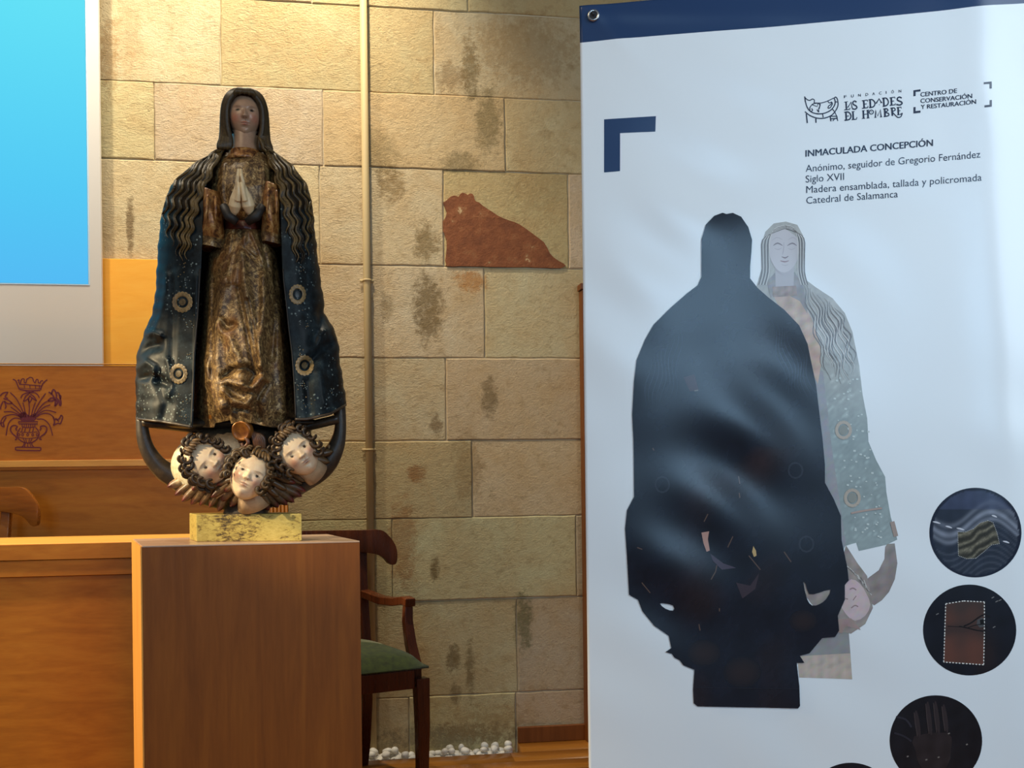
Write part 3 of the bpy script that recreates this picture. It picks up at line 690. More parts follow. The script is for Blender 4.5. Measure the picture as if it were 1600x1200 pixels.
ribbon(G, SB, [(1330, 802), (1350, 798), (1378, 794)], 3, L1*3.4, lin((170, 148, 138)))
ribbon(G, SB, [(1394, 815), (1400, 838)], 7, L1*3.4, lin((160, 142, 132)), 1)
gm = [(1386, 850), (1398, 849), (1402, 880), (1398, 905), (1389, 925), (1378, 938), (1366, 946), (1352, 935), (1350, 910), (1358, 902), (1373, 891), (1382, 873), (1383, 855)]
decal(G, SB, gm, gcol((142, 132, 128), .2, 6), L1, 4.5)
decal(G, SB, [(1322, 852), (1340, 880), (1355, 900), (1360, 925), (1364, 950), (1352, 975), (1330, 990), (1300, 985), (1258, 930), (1255, 905), (1290, 900), (1315, 880)], gcol((150, 140, 134), .22, 5), L1*1.5, 4.5)
decal(G, SB, [(1318, 918), (1330, 905), (1344, 912), (1354, 928), (1360, 945), (1352, 962), (1336, 970), (1322, 960), (1312, 940)], gcol((196, 176, 176), .06), L1*2.2, 4.5, sm=2)
for ps, w_ in (([(1328, 921), (1333, 919), (1338, 922)], 2), ([(1330, 950), (1336, 946), (1341, 948)], 1.8), ([(1320, 935), (1325, 936)], 1.6), ([(1338, 931), (1333, 938)], 1.4)): ribbon(G, SB, ps, w_, L1*3, lin((150, 128, 126)))
for k in range(7): ribbon(G, SB, [(1320+k*5, 882+k*4), (1332+k*4, 892+k*5), (1350+k*2, 912+k*3)], 1.4, L1*3, hd if k % 2 else hl)
decal(G, SB, [(1300, 968), (1330, 966), (1345, 984), (1322, 978), (1316, 990), (1300, 985)], gcol((160, 138, 132), .1), L1*2.4, 5)
decal(G, SB, [(1244, 985), (1326, 985), (1329, 1022), (1246, 1026)], gcol((146, 146, 146), .1), L1*.8, 6)
decal(G, SB, [(1246, 1026), (1329, 1021), (1332, 1062), (1249, 1059)], gcol((188, 174, 162), .16, 4), L1, 4)
G.build('ghosted_print', M['print'], ban)['label'] = 'pale ghosted picture of the statue'
# dark silhouette
sil = [(1135, 335), (1145, 333), (1158, 339), (1169, 355), (1175, 375), (1174, 394), (1172, 417), (1172, 435), (1184, 450), (1200, 464), (1226, 484), (1249, 508), (1262, 537), (1267, 563), (1275, 602), (1277, 619), (1285, 684), (1289, 726), (1289, 754), (1303, 780), (1314, 806), (1315, 844), (1324, 887), (1326, 907), (1320, 914), (1320, 937), (1309, 962), (1311, 985), (1305, 995), (1285, 997), (1265, 1021), (1250, 1025), (1257, 1036), (1245, 1036), (1249, 1073), (1250, 1103), (1247, 1107), (1165, 1105), (1090, 1103), (1084, 1098), (1083, 1077), (1085, 1046), (1068, 1039), (1062, 1031), (1054, 1027), (1050, 1021), (1040, 1018), (1049, 1012), (1045, 993), (1022, 977), (1004, 955), (997, 937), (983, 929), (980, 869), (977, 826), (980, 797), (991, 776), (990, 690), (988, 648), (991, 596), (995, 563), (1008, 531), (1021, 508), (1047, 482), (1073, 459), (1090, 446), (1096, 433), (1096, 375), (1103, 352), (1116, 338), (1129, 333)]
h1 = [(1255, 910), (1259, 913), (1264, 928), (1280, 926), (1298, 921), (1291, 936), (1280, 944), (1269, 946), (1261, 936)]
h2 = [(1031, 943), (1040, 943), (1052, 946), (1052, 954), (1040, 951)]
def sc_(u, v):
    b = lin((19, 24, 36)); br = lin((44, 30, 30))
    t = max(0, nz(u, v, 38, 4))*math.exp(-((u-1150)/70)**2)*(1 if v > 700 else .3)
    k = 1+.25*nz(u, v, 14, 2)+.15*random.uniform(-1, 1)
    return tuple(c*k for c in mixc(b, br, t*1.2))
S2 = MB(); decal(S2, SB, sil, sc_, .0022, 6, (h1, h2))
ln = lin((46, 52, 66)); l2 = lin((92, 74, 66))
for k in range(8):
    pts = [(1205+k*7+4*math.sin(j*.8+k)+j*2.0, 500+k*6+j*9) for j in range(13-k//2)]
    ribbon(S2, SB, pts, 1.3, .0024, mixc(ln, lin((20, 26, 38)), .25), 2, taper=True)
    pts = [(1065-k*7+3*math.sin(j*.8+k)-j*1.0, 520+k*6+j*9) for j in range(12-k//2)]
    ribbon(S2, SB, pts, 1.2, .0024, mixc(ln, lin((20, 26, 38)), .45), 2, taper=True)
for cx, cy in ((1243, 735), (1260, 850), (1035, 757)): ribbon(S2, SB, [(cx+11*math.cos(a), cy+12*math.sin(a)) for a in np.linspace(0, 2*PI, 13)[:-1]], 3, .0024, lin((40, 44, 54)), 1, True)
for poly, c_ in (([(1096, 832), (1108, 830), (1106, 842), (1109, 860), (1104, 862), (1099, 848)], (176, 138, 126)), ([(1177, 853), (1181, 860), (1182, 868), (1178, 870), (1175, 862)], (190, 160, 110)),
                 ([(1110, 865), (1130, 880), (1150, 887), (1128, 890), (1114, 876)], (70, 62, 76)), ([(1068, 590), (1085, 585), (1092, 610), (1078, 612)], (52, 32, 38)), ([(1150, 910), (1172, 915), (1186, 895), (1180, 920), (1160, 935)], (58, 48, 56))):
    decal(S2, SB, poly, lin(c_), .0025, 8)
for ps in ([(1120, 883), (1118, 893), (1111, 905)], [(1085, 611), (1091, 610)], [(1154, 744), (1156, 756)], [(1155, 770), (1156, 778)], [(1124, 950), (1124, 955)], [(1170, 868), (1188, 890)], [(1137, 855), (1145, 838)], [(996, 855), (1004, 858)], [(1003, 910), (1016, 926)], [(1100, 815), (1106, 803)], [(1020, 700), (1022, 704)], [(1092, 975), (1094, 985)], [(1225, 862), (1236, 878)]):
    ribbon(S2, SB, ps, 1.6, .0026, l2, 1)
for cx, cy, r in ((1100, 1020, 26), (1160, 1050, 30), (1255, 970, 22)):
    decal(S2, SB, [(cx+r*math.cos(a), cy+r*.8*math.sin(a)) for a in np.linspace(0, 2*PI, 19)[:-1]], lambda u, v, cx=cx, cy=cy, r=r: mixc(lin((40, 33, 36)), lin((22, 25, 34)), (math.hypot(u-cx, (v-cy)/.8)/r)**2), .00235, 5)
ribbon(S2, SB, [(1087, 1073), (1248, 1076)], 1.5, .0026, lin((30, 32, 42)), 1)
S2.build('dark_silhouette_print', M['print'], ban)['label'] = 'near-black silhouette of the statue seen in darkness'
# text
txtmat = mat('banner_ink', (36, 48, 70), .45)
TX = MB()
def text(body, u0, v0, u1, v1, cap=None, bold=0.0, spacing=1.0):
    cu = bpy.data.curves.new('t', 'FONT'); cu.body = body; cu.size = 1; cu.space_character = spacing; cu.resolution_u = 3
    ob = bpy.data.objects.new('t', cu); C.objects.link(ob); dg = bpy.context.evaluated_depsgraph_get(); me = ob.evaluated_get(dg).to_mesh()
    co = [tuple(v.co) for v in me.vertices]; fs = [tuple(p.vertices) for p in me.polygons]
    xs = [c[0] for c in co]; a, b = min(xs), max(xs); w = b-a
    kx = math.hypot(u1-u0, v1-v0)/w; ky = kx if cap is None else cap/.72
    for bx, by in (((0, 0),) if not bold else ((-bold, 0), (bold, 0), (0, bold*.6))):
        TX.add([SB(u0+bx+(x-a)/w*(u1-u0), v0+by+(x-a)/w*(v1-v0)-y*ky, .0006+bx*.00003) for x, y, z in co], fs, INK)
    ob.to_mesh_clear(); bpy.data.objects.remove(ob); bpy.data.curves.remove(cu)
text('INMACULADA CONCEPCIÓN', 1259, 244, 1457, 228.5, 10.5, .42)
TX.build('title_line', M['print'], ban, smooth=False); TX = MB(); kl = 0
text('Anónimo, seguidor de Gregorio Fernández', 1259, 268, 1530, 248, 11.4)
text('Siglo XVII', 1259, 284.5, 1319, 280.5, 11.4)
text('Madera ensamblada, tallada y policromada', 1260, 301, 1532, 284, 11.4)
text('Catedral de Salamanca', 1260, 318, 1403, 308, 11.4)
o = TX.build('description_text', M['print'], ban, smooth=False); o['kind'] = 'stuff'; TX = MB()
text('CENTRO DE', 1438, 151.5, 1494, 146.5, 7.0, .28)
text('CONSERVACIÓN', 1438, 161.5, 1517, 155.5, 7.0, .28)
text('Y RESTAURACIÓN', 1438.5, 171, 1523, 164.5, 7.0, .28)
o = TX.build('centre_name_text', M['print'], ban, smooth=False); o['kind'] = 'stuff'; TX = MB()
for ch, u in zip('FUNDACIÓN', (1319, 1330, 1341, 1352.5, 1363, 1373.5, 1384, 1392.5, 1404)):
    text(ch, u, 153-(u-1319)*.095, u+(4 if ch != 'I' else 1), 153-(u+4-1319)*.095, 4.4, .12)
for p in ([(1427, 141.5), (1438, 140), (1438, 143.2), (1430.4, 144), (1430.4, 150.5), (1427, 151)], [(1427, 168), (1430.4, 167.5), (1430.4, 174), (1438, 173.2), (1438, 176.5), (1427, 177.8)],
          [(1535, 131.5), (1547.5, 130), (1547.5, 141), (1544, 141.3), (1544, 133.7), (1535, 134.6)], [(1536, 167.5), (1544, 166.6), (1544, 159.3), (1547.5, 159), (1547.5, 169.3), (1536, 170.7)]):
    mb = MB(); decal(mb, SB, p, INK, .0006, 900); mb.build('corner_bracket', M['print'], ban, smooth=False)
# foundation wordmark: serif letters drawn as strokes on a sloping baseline
def U(x, y): return (1240+x*180/1600, 120+y*180/1600)
def K(pts, w=2.0, sm=1, closed=False): ribbon(TX, SB, [U(*p) for p in pts], w, .0006, INK, sm, closed)
# LAS
K([(730, 345), (735, 455)], 2.3); K([(705, 350), (755, 343)], 1.1); K([(705, 458), (780, 450), (785, 430)], 1.5); K([(752, 425), (800, 350), (815, 432)], 1.7)
K([(875, 350), (850, 335), (825, 350), (830, 380), (865, 400), (880, 425), (855, 448), (815, 440)], 2.1, 3)
# EDADES
K([(975, 330), (980, 432)], 2.6); K([(950, 332), (1025, 322), (1028, 345)], 1.4); K([(978, 380), (1015, 375)], 1.4); K([(950, 438), (1030, 428), (1033, 405)], 1.5)
K([(1062, 318), (1067, 425)], 2.6); K([(1042, 320), (1095, 318), (1130, 365), (1110, 415), (1050, 428)], 1.9, 3)
K([(1148, 365), (1188, 305), (1220, 360)], 1.9); K([(1140, 368), (1160, 366)], 1.1); K([(1205, 363), (1232, 360)], 1.1); K([(1188, 385), (1190, 393)], 1.4)
K([(1250, 300), (1255, 408)], 2.6); K([(1230, 302), (1285, 298), (1315, 345), (1298, 395), (1238, 412)], 1.9, 3)
K([(1355, 292), (1360, 395)], 2.6); K([(1332, 295), (1405, 284), (1408, 305)], 1.4); K([(1358, 342), (1395, 338)], 1.4); K([(1335, 400), (1410, 390), (1413, 370)], 1.5)
K([(1500, 300), (1470, 284), (1440, 300), (1445, 330), (1490, 348), (1505, 372), (1475, 395), (1425, 385)], 2.2, 3)
# DEL HOMBRE
K([(728, 490), (733, 598)], 2.6); K([(705, 492), (765, 488), (798, 540), (775, 590), (708, 602)], 2.0, 3); K([(735, 545), (770, 541)], 1.3)
K([(825, 482), (830, 590)], 2.6); K([(808, 483), (848, 480)], 1.1); K([(808, 594), (875, 586), (880, 560)], 1.5)
K([(968, 470), (973, 575)], 2.6); K([(1030, 464), (1035, 570)], 2.6); K([(970, 522), (1032, 516)], 1.3); K([(950, 471), (990, 468)], 1.1); K([(1012, 465), (1052, 461)], 1.1); K([(950, 580), (992, 576)], 1.1); K([(1015, 574), (1055, 570)], 1.1)
K([(1078, 460), (1108, 480), (1098, 512), (1065, 515), (1050, 488)], 1.5, 3, True); K([(1072, 488), (1086, 487)], 1.2)
K([(1135, 562), (1140, 465), (1168, 545), (1205, 458), (1215, 555)], 2.0); K([(1122, 566), (1150, 563)], 1.1); K([(1198, 560), (1230, 556)], 1.1)
K([(1265, 448), (1270, 552)], 2.6); K([(1245, 450), (1290, 445), (1310, 470), (1275, 494), (1315, 510), (1320, 540), (1250, 556)], 1.8, 3)
K([(1365, 438), (1370, 545)], 2.6); K([(1345, 440), (1395, 435), (1410, 465), (1372, 490), (1420, 545), (1450, 568), (1490, 555), (1508, 505)], 1.7, 3)
K([(1450, 430), (1454, 528)], 2.5); K([(1430, 432), (1492, 424), (1494, 445)], 1.4); K([(1452, 476), (1482, 473)], 1.3); K([(1435, 533), (1488, 526), (1490, 508)], 1.4)
o = TX.build('foundation_name_text', M['print'], ban, smooth=False); o['kind'] = 'stuff'; TX = MB()
# emblem: bowl-like boat with figures on stilts
K([(155, 270), (165, 340), (190, 420), (240, 480), (320, 508), (420, 505), (510, 465), (560, 410), (580, 350), (565, 295)], 1.7, 3)
K([(158, 480), (230, 535), (330, 570), (430, 570), (530, 530), (590, 460), (618, 390), (610, 310), (585, 278), (565, 295)], 1.7, 3)
K([(405, 510), (412, 560)], 1.6); K([(540, 440), (575, 490), (600, 545), (615, 610)], 1.4); K([(585, 340), (605, 350)], 1.4)
K([(178, 510), (192, 638)], 2.0); K([(310, 575), (312, 636)], 2.0); K([(505, 545), (605, 545), (612, 605)], 1.6); K([(510, 545), (520, 615)], 2.0); K([(515, 580), (600, 575)], 1.8); K([(545, 610), (570, 580)], 1.4)
K([(160, 285), (185, 310), (225, 325), (260, 305), (290, 320), (285, 360)], 1.4, 3); K([(285, 360), (385, 360), (480, 330), (560, 290)], 1.3, 3)
K([(225, 430), (260, 380), (330, 362), (370, 390), (350, 440), (350, 490)], 1.4, 3); K([(260, 385), (330, 410), (340, 360)], 1.2); K([(225, 430), (235, 480), (265, 460), (250, 435)], 1.4, 3); K([(375, 370), (365, 400), (360, 440)], 1.2); K([(325, 450), (345, 485)], 1.2)
K([(475, 335), (500, 360), (530, 345), (520, 380), (490, 400), (480, 430), (510, 425), (540, 375), (530, 345)], 1.5, 3)
o = TX.build('foundation_emblem', M['print'], ban, smooth=False); o['kind'] = 'stuff'
# the round detail pictures
def disc(cx, cy, r, fn, name, label):
    D = MB(); ring = [(cx+r*math.cos(a), cy+r*.985*math.sin(a)) for a in np.linspace(0, 2*PI, 73)[:-1]]
    decal(D, SB, ring, fn, L1, 2.4); return D
def c1(u, v):
    x, y = (u-1523)/71, (v-832)/71; rr = math.hypot(x, y)
    w = y+.26*math.sin(x*3.4+.4)+.08
    k = lin((36, 44, 58)); hi = .6*math.exp(-((w+.12)/.07)**2)+.45*math.exp(-((w-.04)/.05)**2)+.35*math.exp(-((w+.32)/.06)**2)
    if w > .2 or x > .3: hi += .10*max(0, math.sin(w*46))
    c = mixc(k, lin((150, 156, 170)), hi); 
    if y < -.5: c = mixc(c, lin((62, 70, 98)), .6)
    if rr > .93: c = lin((20, 28, 46))
    return tuple(q*(1+.15*nz(u, v, 5, 3)) for q in c)
D = disc(1523, 832, 71, c1, '', '')
pw = [(1496, 831), (1508, 831), (1520, 826), (1530, 817), (1542, 813), (1550, 816), (1556, 832), (1560, 849), (1548, 851), (1536, 862), (1524, 872), (1510, 873), (1497, 868)]
def pwf(u, v):
    w = (v-845)/15+.95*math.sin((u-1528)/17.5); t = .5+.5*math.sin(w*7.0+1.5*nz(u, v, 6, 2)); c = mixc(lin((48, 46, 38)), lin((150, 142, 120)), t**2*.65*(.5+.5*random.random())); k = .8+.4*random.random(); return tuple(q*k for q in c)
decal(D, SB, pw, pwf, L1*2, 1.8)
def dash(D, poly, w, col, lift, on_=2.2, off=1.8, closed=True):
    q = poly+[poly[0]] if closed else poly; pos = 0
    for a, b in zip(q[:-1], q[1:]):
        l = math.hypot(b[0]-a[0], b[1]-a[1]); t = 0
        while t < l:
            e_ = min(l, t+on_); f0 = t/l; f1 = e_/l
            ribbon(D, SB, [(a[0]+(b[0]-a[0])*f0, a[1]+(b[1]-a[1])*f0), (a[0]+(b[0]-a[0])*f1, a[1]+(b[1]-a[1])*f1)], w, lift, col, 1); t += on_+off
dash(D, pw, .8, lin((190, 190, 185)), L1*3, 1.4, 1.4)
for x, y, l in ((1463, 816, 12), (1482, 823, 10), (1500, 826, 12), (1570, 846, 10), (1552, 806, 8)): ribbon(D, SB, [(x-l/2, y-1), (x, y), (x+l/2, y+2)], 2.6, L1*2.6, lin((205, 205, 212)), 2, taper=True)
D.build('fold_detail_picture', M['print'], ban)['label'] = 'round picture of a carved wavy fold'
def c2(u, v):
    x, y = (u-1514)/72, (v-984)/72; k = lin((18, 22, 32)); c = k
    if y > -.5 and x > 0: c = mixc(k, lin((36, 26, 26)), .8*math.exp(-((x-.35)/.25)**2-(y-.5)**2/.3))
    return tuple(q*(1+.25*nz(u, v, 9, 5)) for q in c)
D = disc(1514, 984, 72, c2, '', '')
rc = [(1477, 943), (1505, 938.5), (1537, 940), (1537, 985), (1536, 1038), (1505, 1036), (1474, 1034), (1475.5, 990)]
def rcf(u, v):
    x, y = (u-1505)/32, (v-988)/50
    c = mixc(lin((66, 52, 48)), lin((96, 60, 50)), .5+y*.5+.4*nz(u, v, 10, 1)); c = mixc(c, lin((50, 42, 42)), .6*math.exp(-((y+.1)/.2)**2)); return c
decal(D, SB, rc, rcf, L1*2, 3.5)
dash(D, rc, 1.5, lin((225, 222, 215)), L1*3, 2.8, 2.2)
dkl = lin((22, 18, 20))
for ps, w_ in (([(1505, 978), (1516, 973), (1527, 965), (1537, 960), (1546, 964)], 2.2), ([(1498, 978), (1512, 981), (1524, 984), (1540, 986)], 1.8), ([(1512, 980), (1524, 976), (1536, 975), (1542, 980)], 1.2), ([(1480, 978), (1500, 979)], 1.0)): ribbon(D, SB, ps, w_, L1*3, dkl)
decal(D, SB, [(1526, 968), (1534, 964), (1538, 970), (1538, 978), (1530, 980), (1525, 975)], lin((76, 76, 78)), L1*2.6, 900); decal(D, SB, [(1530, 968), (1536, 967), (1537, 974), (1531, 976)], lin((16, 16, 18)), L1*3, 900)
for x, y in ((1550, 934), (1556, 940), (1561, 938), (1552, 980), (1464, 960)): ribbon(D, SB, [(x-2, y), (x+2, y-2)], 1.4, L1*2.6, lin((120, 118, 116)), 1)
D.build('eye_detail_picture', M['print'], ban)['label'] = 'round picture of an eye with a dashed test patch'
def c3(u, v):
    x, y = (u-1462)/72, (v-1157)/72; k = lin((20, 20, 26)); c = mixc(k, lin((44, 36, 36)), .5*math.exp(-((x+.05)/.35)**2-((y-.25)/.35)**2)); return tuple(q*(1+.3*nz(u, v, 7, 6)) for q in c)
D = disc(1462, 1157, 72, c3, '', '')
for k_, (x, y0, y1) in enumerate(((1431, 1110, 1152), (1449, 1096, 1148), (1461, 1095, 1146), (1474, 1100, 1144))):
    c_ = lin((66, 56, 56)); ribbon(D, SB, [(x, y0), (x+2, (y0+y1)/2), (x+6, y1)], 8, L1*2+.00005*k_, lin((48, 40, 42)), 3, taper=True); ribbon(D, SB, [(x-3, y0+3), (x-1, (y0+y1)/2), (x+2, y1-2)], 1.3, L1*3+.00005*k_, c_, 3)
decal(D, SB, [(1428, 1150), (1480, 1144), (1486, 1165), (1478, 1200), (1440, 1200), (1430, 1172)], lambda u, v: tuple(q*(1+.3*nz(u, v, 6, 1)) for q in lin((40, 33, 35))), L1*1.8, 5, sm=2)
ribbon(D, SB, [(1400, 1120), (1415, 1124), (1424, 1136)], 3, L1*2, lin((44, 42, 50))); ribbon(D, SB, [(1397, 1145), (1412, 1150), (1424, 1158)], 3, L1*2, lin((40, 38, 46)))
for x, y in ((1447, 1187), (1466, 1183), (1418, 1182), (1510, 1163), (1482, 1146)): ribbon(D, SB, [(x-1.5, y), (x+1.5, y-1)], 2, L1*3, lin((120, 110, 104)), 1)
D.build('hand_detail_picture', M['print'], ban)['label'] = 'round picture of a dark carved hand'
D = disc(1330, 1262, 71, lambda u, v: tuple(q*(1+.2*nz(u, v, 8, 2)) for q in lin((20, 22, 30))), '', '')
D.build('lower_detail_picture', M['print'], ban)
# eyelets, cord hook and the folding stand behind
def torus(mb, c, R, r, ax, n=24, k=8, col=None):
    ax = Vector(ax).normalized(); a = ax.orthogonal().normalized(); b = ax.cross(a); rows = []
    for i in range(n+1):
        t = 2*PI*i/n; d = a*math.cos(t)+b*math.sin(t); rows.append([Vector(c)+d*(R+r*math.cos(2*PI*j/k))+ax*r*math.sin(2*PI*j/k) for j in range(k)])
    mb.grid(rows, close=True, col=col)
e_s, e_z = BAN.st(928, 27)
for ss in (e_s, WB-.02):
    for zz in (e_z, .05):
        c = BAN.at(ss, zz, fold(ss, zz)+.001); mb = MB(); torus(mb, c, .0092, .0030, BAN.n); ey = mb.build('eyelet', M['metal'], ban); ey['label'] = 'steel eyelet'
        mb = MB(); mb.tube([c+BAN.n*.0004, c+BAN.n*.0012], .0068, 16, up=(0, 0, 1)); mb.build('eyelet_hole', M['dark_metal'], ban, smooth=False)
        mb = MB(); sgn = 1 if zz > 1 else -1
        mb.tube([c-BAN.n*.03+Vector((0, 0, .012*sgn)), c-BAN.n*.005+Vector((0, 0, .003*sgn)), c+BAN.n*.004, c+BAN.n*.006+Vector((-.002, 0, .005*sgn))], .0026, 8, up=(0, 0, 1)); mb.build('hook', M['dark_metal'], ban)
cc = BAN.at(.43, 1.0, -.07)
mb = MB(); mb.tube([cc-BAN.t*.0+Vector((0, 0, -.04)), cc+Vector((0, 0, .06))], .022, 12); mb.build('stand_hub', M['dark_metal'], ban)
for ss in (e_s, WB-.02):
    mb = MB(); mb.tube([cc, BAN.at(ss, e_z+.01, -.03)], [.007, .004], 8, up=(0, 1, 0)); mb.build('stand_pole', M['metal'], ban)
    mb = MB(); mb.tube([cc, BAN.at(ss, .062, -.03)], [.007, .004], 8, up=(0, 1, 0)); mb.build('stand_pole', M['metal'], ban)
mb = MB(); mb.tube([cc+Vector((0, 0, -.03)), BAN.at(.43, .01, -.45)], .008, 8, up=(0, 1, 0)); mb.build('stand_leg', M['metal'], ban)
for ss in (.2, .66):
    mb = MB(); mb.tube([cc+Vector((0, 0, -.03)), BAN.at(ss, .01, -.02 if False else -.04)], .008, 8, up=(0, 1, 0)); mb.build('stand_leg', M['metal'], ban)
for o in ban.children:
    pass

# ================================================================== THE STATUE
ZS = 2.655; KP = ZS/1600
def Q(u, v, d=0): return PY(u, v, ZS-d)
st = thing('carved_virgin_statue', 'polychrome wooden statue of a praying woman in dark mantle above three cherub heads', 'statue', Vector((pc.x, pc.y, ZP)))
ip = np.interp
# --- gilded base block, standing on the pedestal
bFL, bFR, bBL = atz(307, 846.5, ZP), atz(472, 845.5, ZP), atz(297.5, 843, ZP)
bf = (bFR-bFL); dv = Vector((-bf.y, bf.x, 0)).normalized(); dv = (bBL-bFL).normalized()*.115
hB = .0685
mb = MB(); mb.prism([bFL, bFR, bFR+dv, bFL+dv], (0, 0, hB)); mb.build('base_block', M['worn_gilt'], st, bevel=.002, smooth=False)['label'] = 'rectangular base block in worn yellow gilding'
# socle under the globe
mb = MB(); rows = []
for v, hw, dd in ((806, 33, .045), (800, 34, .047), (794, 31, .045), (788, 26, .04), (780, 20, .04)):
    rows.append([Q(384, v, .035)+Vector((hw*KP*math.cos(a), dd*math.sin(a), 0)) for a in np.linspace(0, 2*PI, 25)[:-1]])
mb.grid(rows, close=True); mb.build('socle', M['moon_wood'], st)
# --- globe
mb = MB(); GC = Q(377, 727, .02); col = []; 
nu, nv = 48, 28; rows = []
for j in range(nv+1):
    ph = -PI/2+PI*j/nv; r = []
    for i in range(nu):
        th = 2*PI*i/nu; x, y, z = math.cos(ph)*math.cos(th), math.cos(ph)*math.sin(th), math.sin(ph)
        zz = z*(66 if z > 0 else 63)*KP; r.append(GC+Vector((x*108*KP, y*.095, zz)))
        cream = x < -.55 and z < .52+.1*math.sin(x*9) and z > -.50
        col.append(lin((214, 202, 166)) if cream else lin((66, 52, 38)))
    rows.append(r)
mb.grid(rows, close=True, col=col); mb.build('globe', M['painted_carving'], st)['label'] = 'globe, brown with a cream patch at its left'
# --- crescent moon
out_ = smooth_poly([(212, 652), (214, 690), (226, 722), (243, 745), (263, 760), (300, 782), (340, 795), (377, 798), (415, 795), (450, 785), (486, 764), (510, 748), (527, 728), (538, 700), (541, 670), (540, 634)], 4, False)
in_ = smooth_poly([(232, 652), (233, 672), (240, 695), (256, 716), (275, 728), (300, 748), (340, 760), (377, 763), (415, 760), (450, 748), (480, 728), (498, 709), (512, 694), (521, 676), (523, 655), (518, 638)], 4, False)
mb = MB(); rows = []
for a, b in zip(out_, in_):
    m_ = ((a[0]+b[0])/2, (a[1]+b[1])/2); r = []
    for (p, k_, d) in ((a, 1, .0), (a, .85, .018), (m_, 1, .026), (b, .85, .018), (b, 1, .0), (b, .85, -.018), (m_, 1, -.024), (a, .85, -.018)):
        q = (p[0]*k_+m_[0]*(1-k_), p[1]*k_+m_[1]*(1-k_)); r.append(Q(q[0], q[1], d+.01))
    rows.append(r)
mb.grid(rows, close=True); nn = len(mb.v); mb.f += [tuple(range(7, -1, -1)), tuple(range(nn-8, nn))]
mb.build('crescent_moon', M['moon_wood'], st)['label'] = 'dark brown crescent moon, horns up'

# --- ridge field helper
def ridges(lst):
    segs = []
    for pts, w, h in lst:
        for i in range(len(pts)-1): segs.append((pts[i], pts[i+1], w, h, (i == 0), (i == len(pts)-2)))
    groups = [(np.array(pts, float), w, h) for pts, w, h in lst]
    def f(u, v):
        tot = 0
        for P_, w, h in groups:
            a = P_[:-1]; b = P_[1:]; ab = b-a; t = ((u-a[:, 0])*ab[:, 0]+(v-a[:, 1])*ab[:, 1])/np.maximum((ab**2).sum(1), 1e-6); tt = np.clip(t, 0, 1)
            dx = u-(a[:, 0]+ab[:, 0]*tt); dy = v-(a[:, 1]+ab[:, 1]*tt); d2 = (dx*dx+dy*dy).min()
            if d2 < (3*w)**2: tot += h*math.exp(-d2/(w*w))
        return tot
    return f
# --- dress
dv_ = [238, 250, 262, 290, 320, 345, 352, 365, 400, 450, 500, 550, 600, 640, 670]
dL = [352, 340, 333, 326, 332, 347, 349, 340, 326, 319, 315, 308, 304, 303, 303]
dR = [412, 424, 430, 434, 428, 414, 413, 420, 433, 441, 446, 452, 457, 461, 462]
dD = [.045, .062, .075, .092, .092, .075, .072, .090, .110, .135, .152, .160, .156, .138, .11]
rd = ridges([([(352, 440), (344, 480), (340, 510), (337, 560), (343, 600), (352, 640)], 9, .026), ([(352, 440), (360, 400), (362, 370)], 6, .012), ([(340, 510), (358, 528), (372, 560), (378, 600)], 8, .016),
             ([(378, 395), (382, 440), (392, 500), (404, 550), (409, 575)], 6, .020), ([(386, 470), (396, 520), (404, 565)], 3.5, -.018), ([(372, 450), (384, 510), (396, 575)], 4, -.012),
             ([(412, 430), (413, 480), (405, 540), (405, 570)], 6, .022), ([(430, 410), (430, 500), (424, 560)], 5, -.016), ([(435, 500), (438, 580), (445, 640)], 7, .014),
             ([(347, 590), (362, 578), (385, 575), (398, 585), (390, 598)], 5, -.020), ([(352, 595), (372, 600), (395, 606), (410, 590)], 7, .020), ([(345, 500), (356, 512), (365, 508)], 5, -.014),
             ([(326, 420), (327, 500), (322, 600)], 5, .012), ([(334, 430), (333, 520), (330, 600)], 4, -.014), ([(318, 560), (332, 600), (345, 640)], 5, .015), ([(350, 612), (366, 628), (384, 634), (394, 622)], 6, .022),
             ([(366, 640), (386, 642)], 4, -.012), ([(350, 258), (346, 300), (352, 335)], 4, .010), ([(412, 262), (414, 300), (408, 335)], 4, .010), ([(336, 275), (340, 320)], 3, -.008), ([(424, 270), (421, 320)], 3, -.008),
             ([(366, 362), (362, 390), (352, 420)], 3, -.010), ([(376, 360), (378, 385), (400, 405)], 3, -.010), ([(392, 362), (404, 390), (412, 410)], 4, .012), ([(384, 364), (372, 400), (366, 440)], 4, .010), ([(408, 370), (418, 420)], 3, -.010),
             ([(415, 600), (400, 625), (405, 655)], 5, -.018), ([(450, 560), (452, 640)], 4, -.012), ([(345, 348), (418, 348)], 5, -.006)])
mb = MB(); rows = []; nxx, nyy = 90, 190
for j in range(nyy+1):
    v = 238+(664-238)*j/nyy; a0, a1, D_ = ip(v, dv_, dL), ip(v, dv_, dR), ip(v, dv_, dD); r = []
    for i in range(nxx+1):
        q = i/nxx; u = a0+(a1-a0)*q; d = D_*(max(0, math.sin(PI*q))**.55); d += rd(u, v)*min(1, 6*q*(1-q)+.2)+.0025*nz(u, v, 7, 2)
        vv = v+(5*math.sin((u-300)/17)+(-8 if 335 < u < 360 else 0))*max(0, (v-600)/64)*.8
        r.append(Q(u, vv, .018+d))
    r = [Q(a0+8, v, -.05)]+r+[Q(a1-8, v, -.05)]; rows.append(r)
mb.grid(rows); mb.build('dress', M['brocade'], st)['label'] = 'gold and brown brocade dress with deep folds'
def dress_d(u, v):
    a0, a1, D_ = ip(v, dv_, dL), ip(v, dv_, dR), ip(v, dv_, dD); q = min(1, max(0, (u-a0)/(a1-a0))); return .018+D_*(max(0, math.sin(PI*q))**.55)+rd(u, v)*min(1, 6*q*(1-q)+.2)
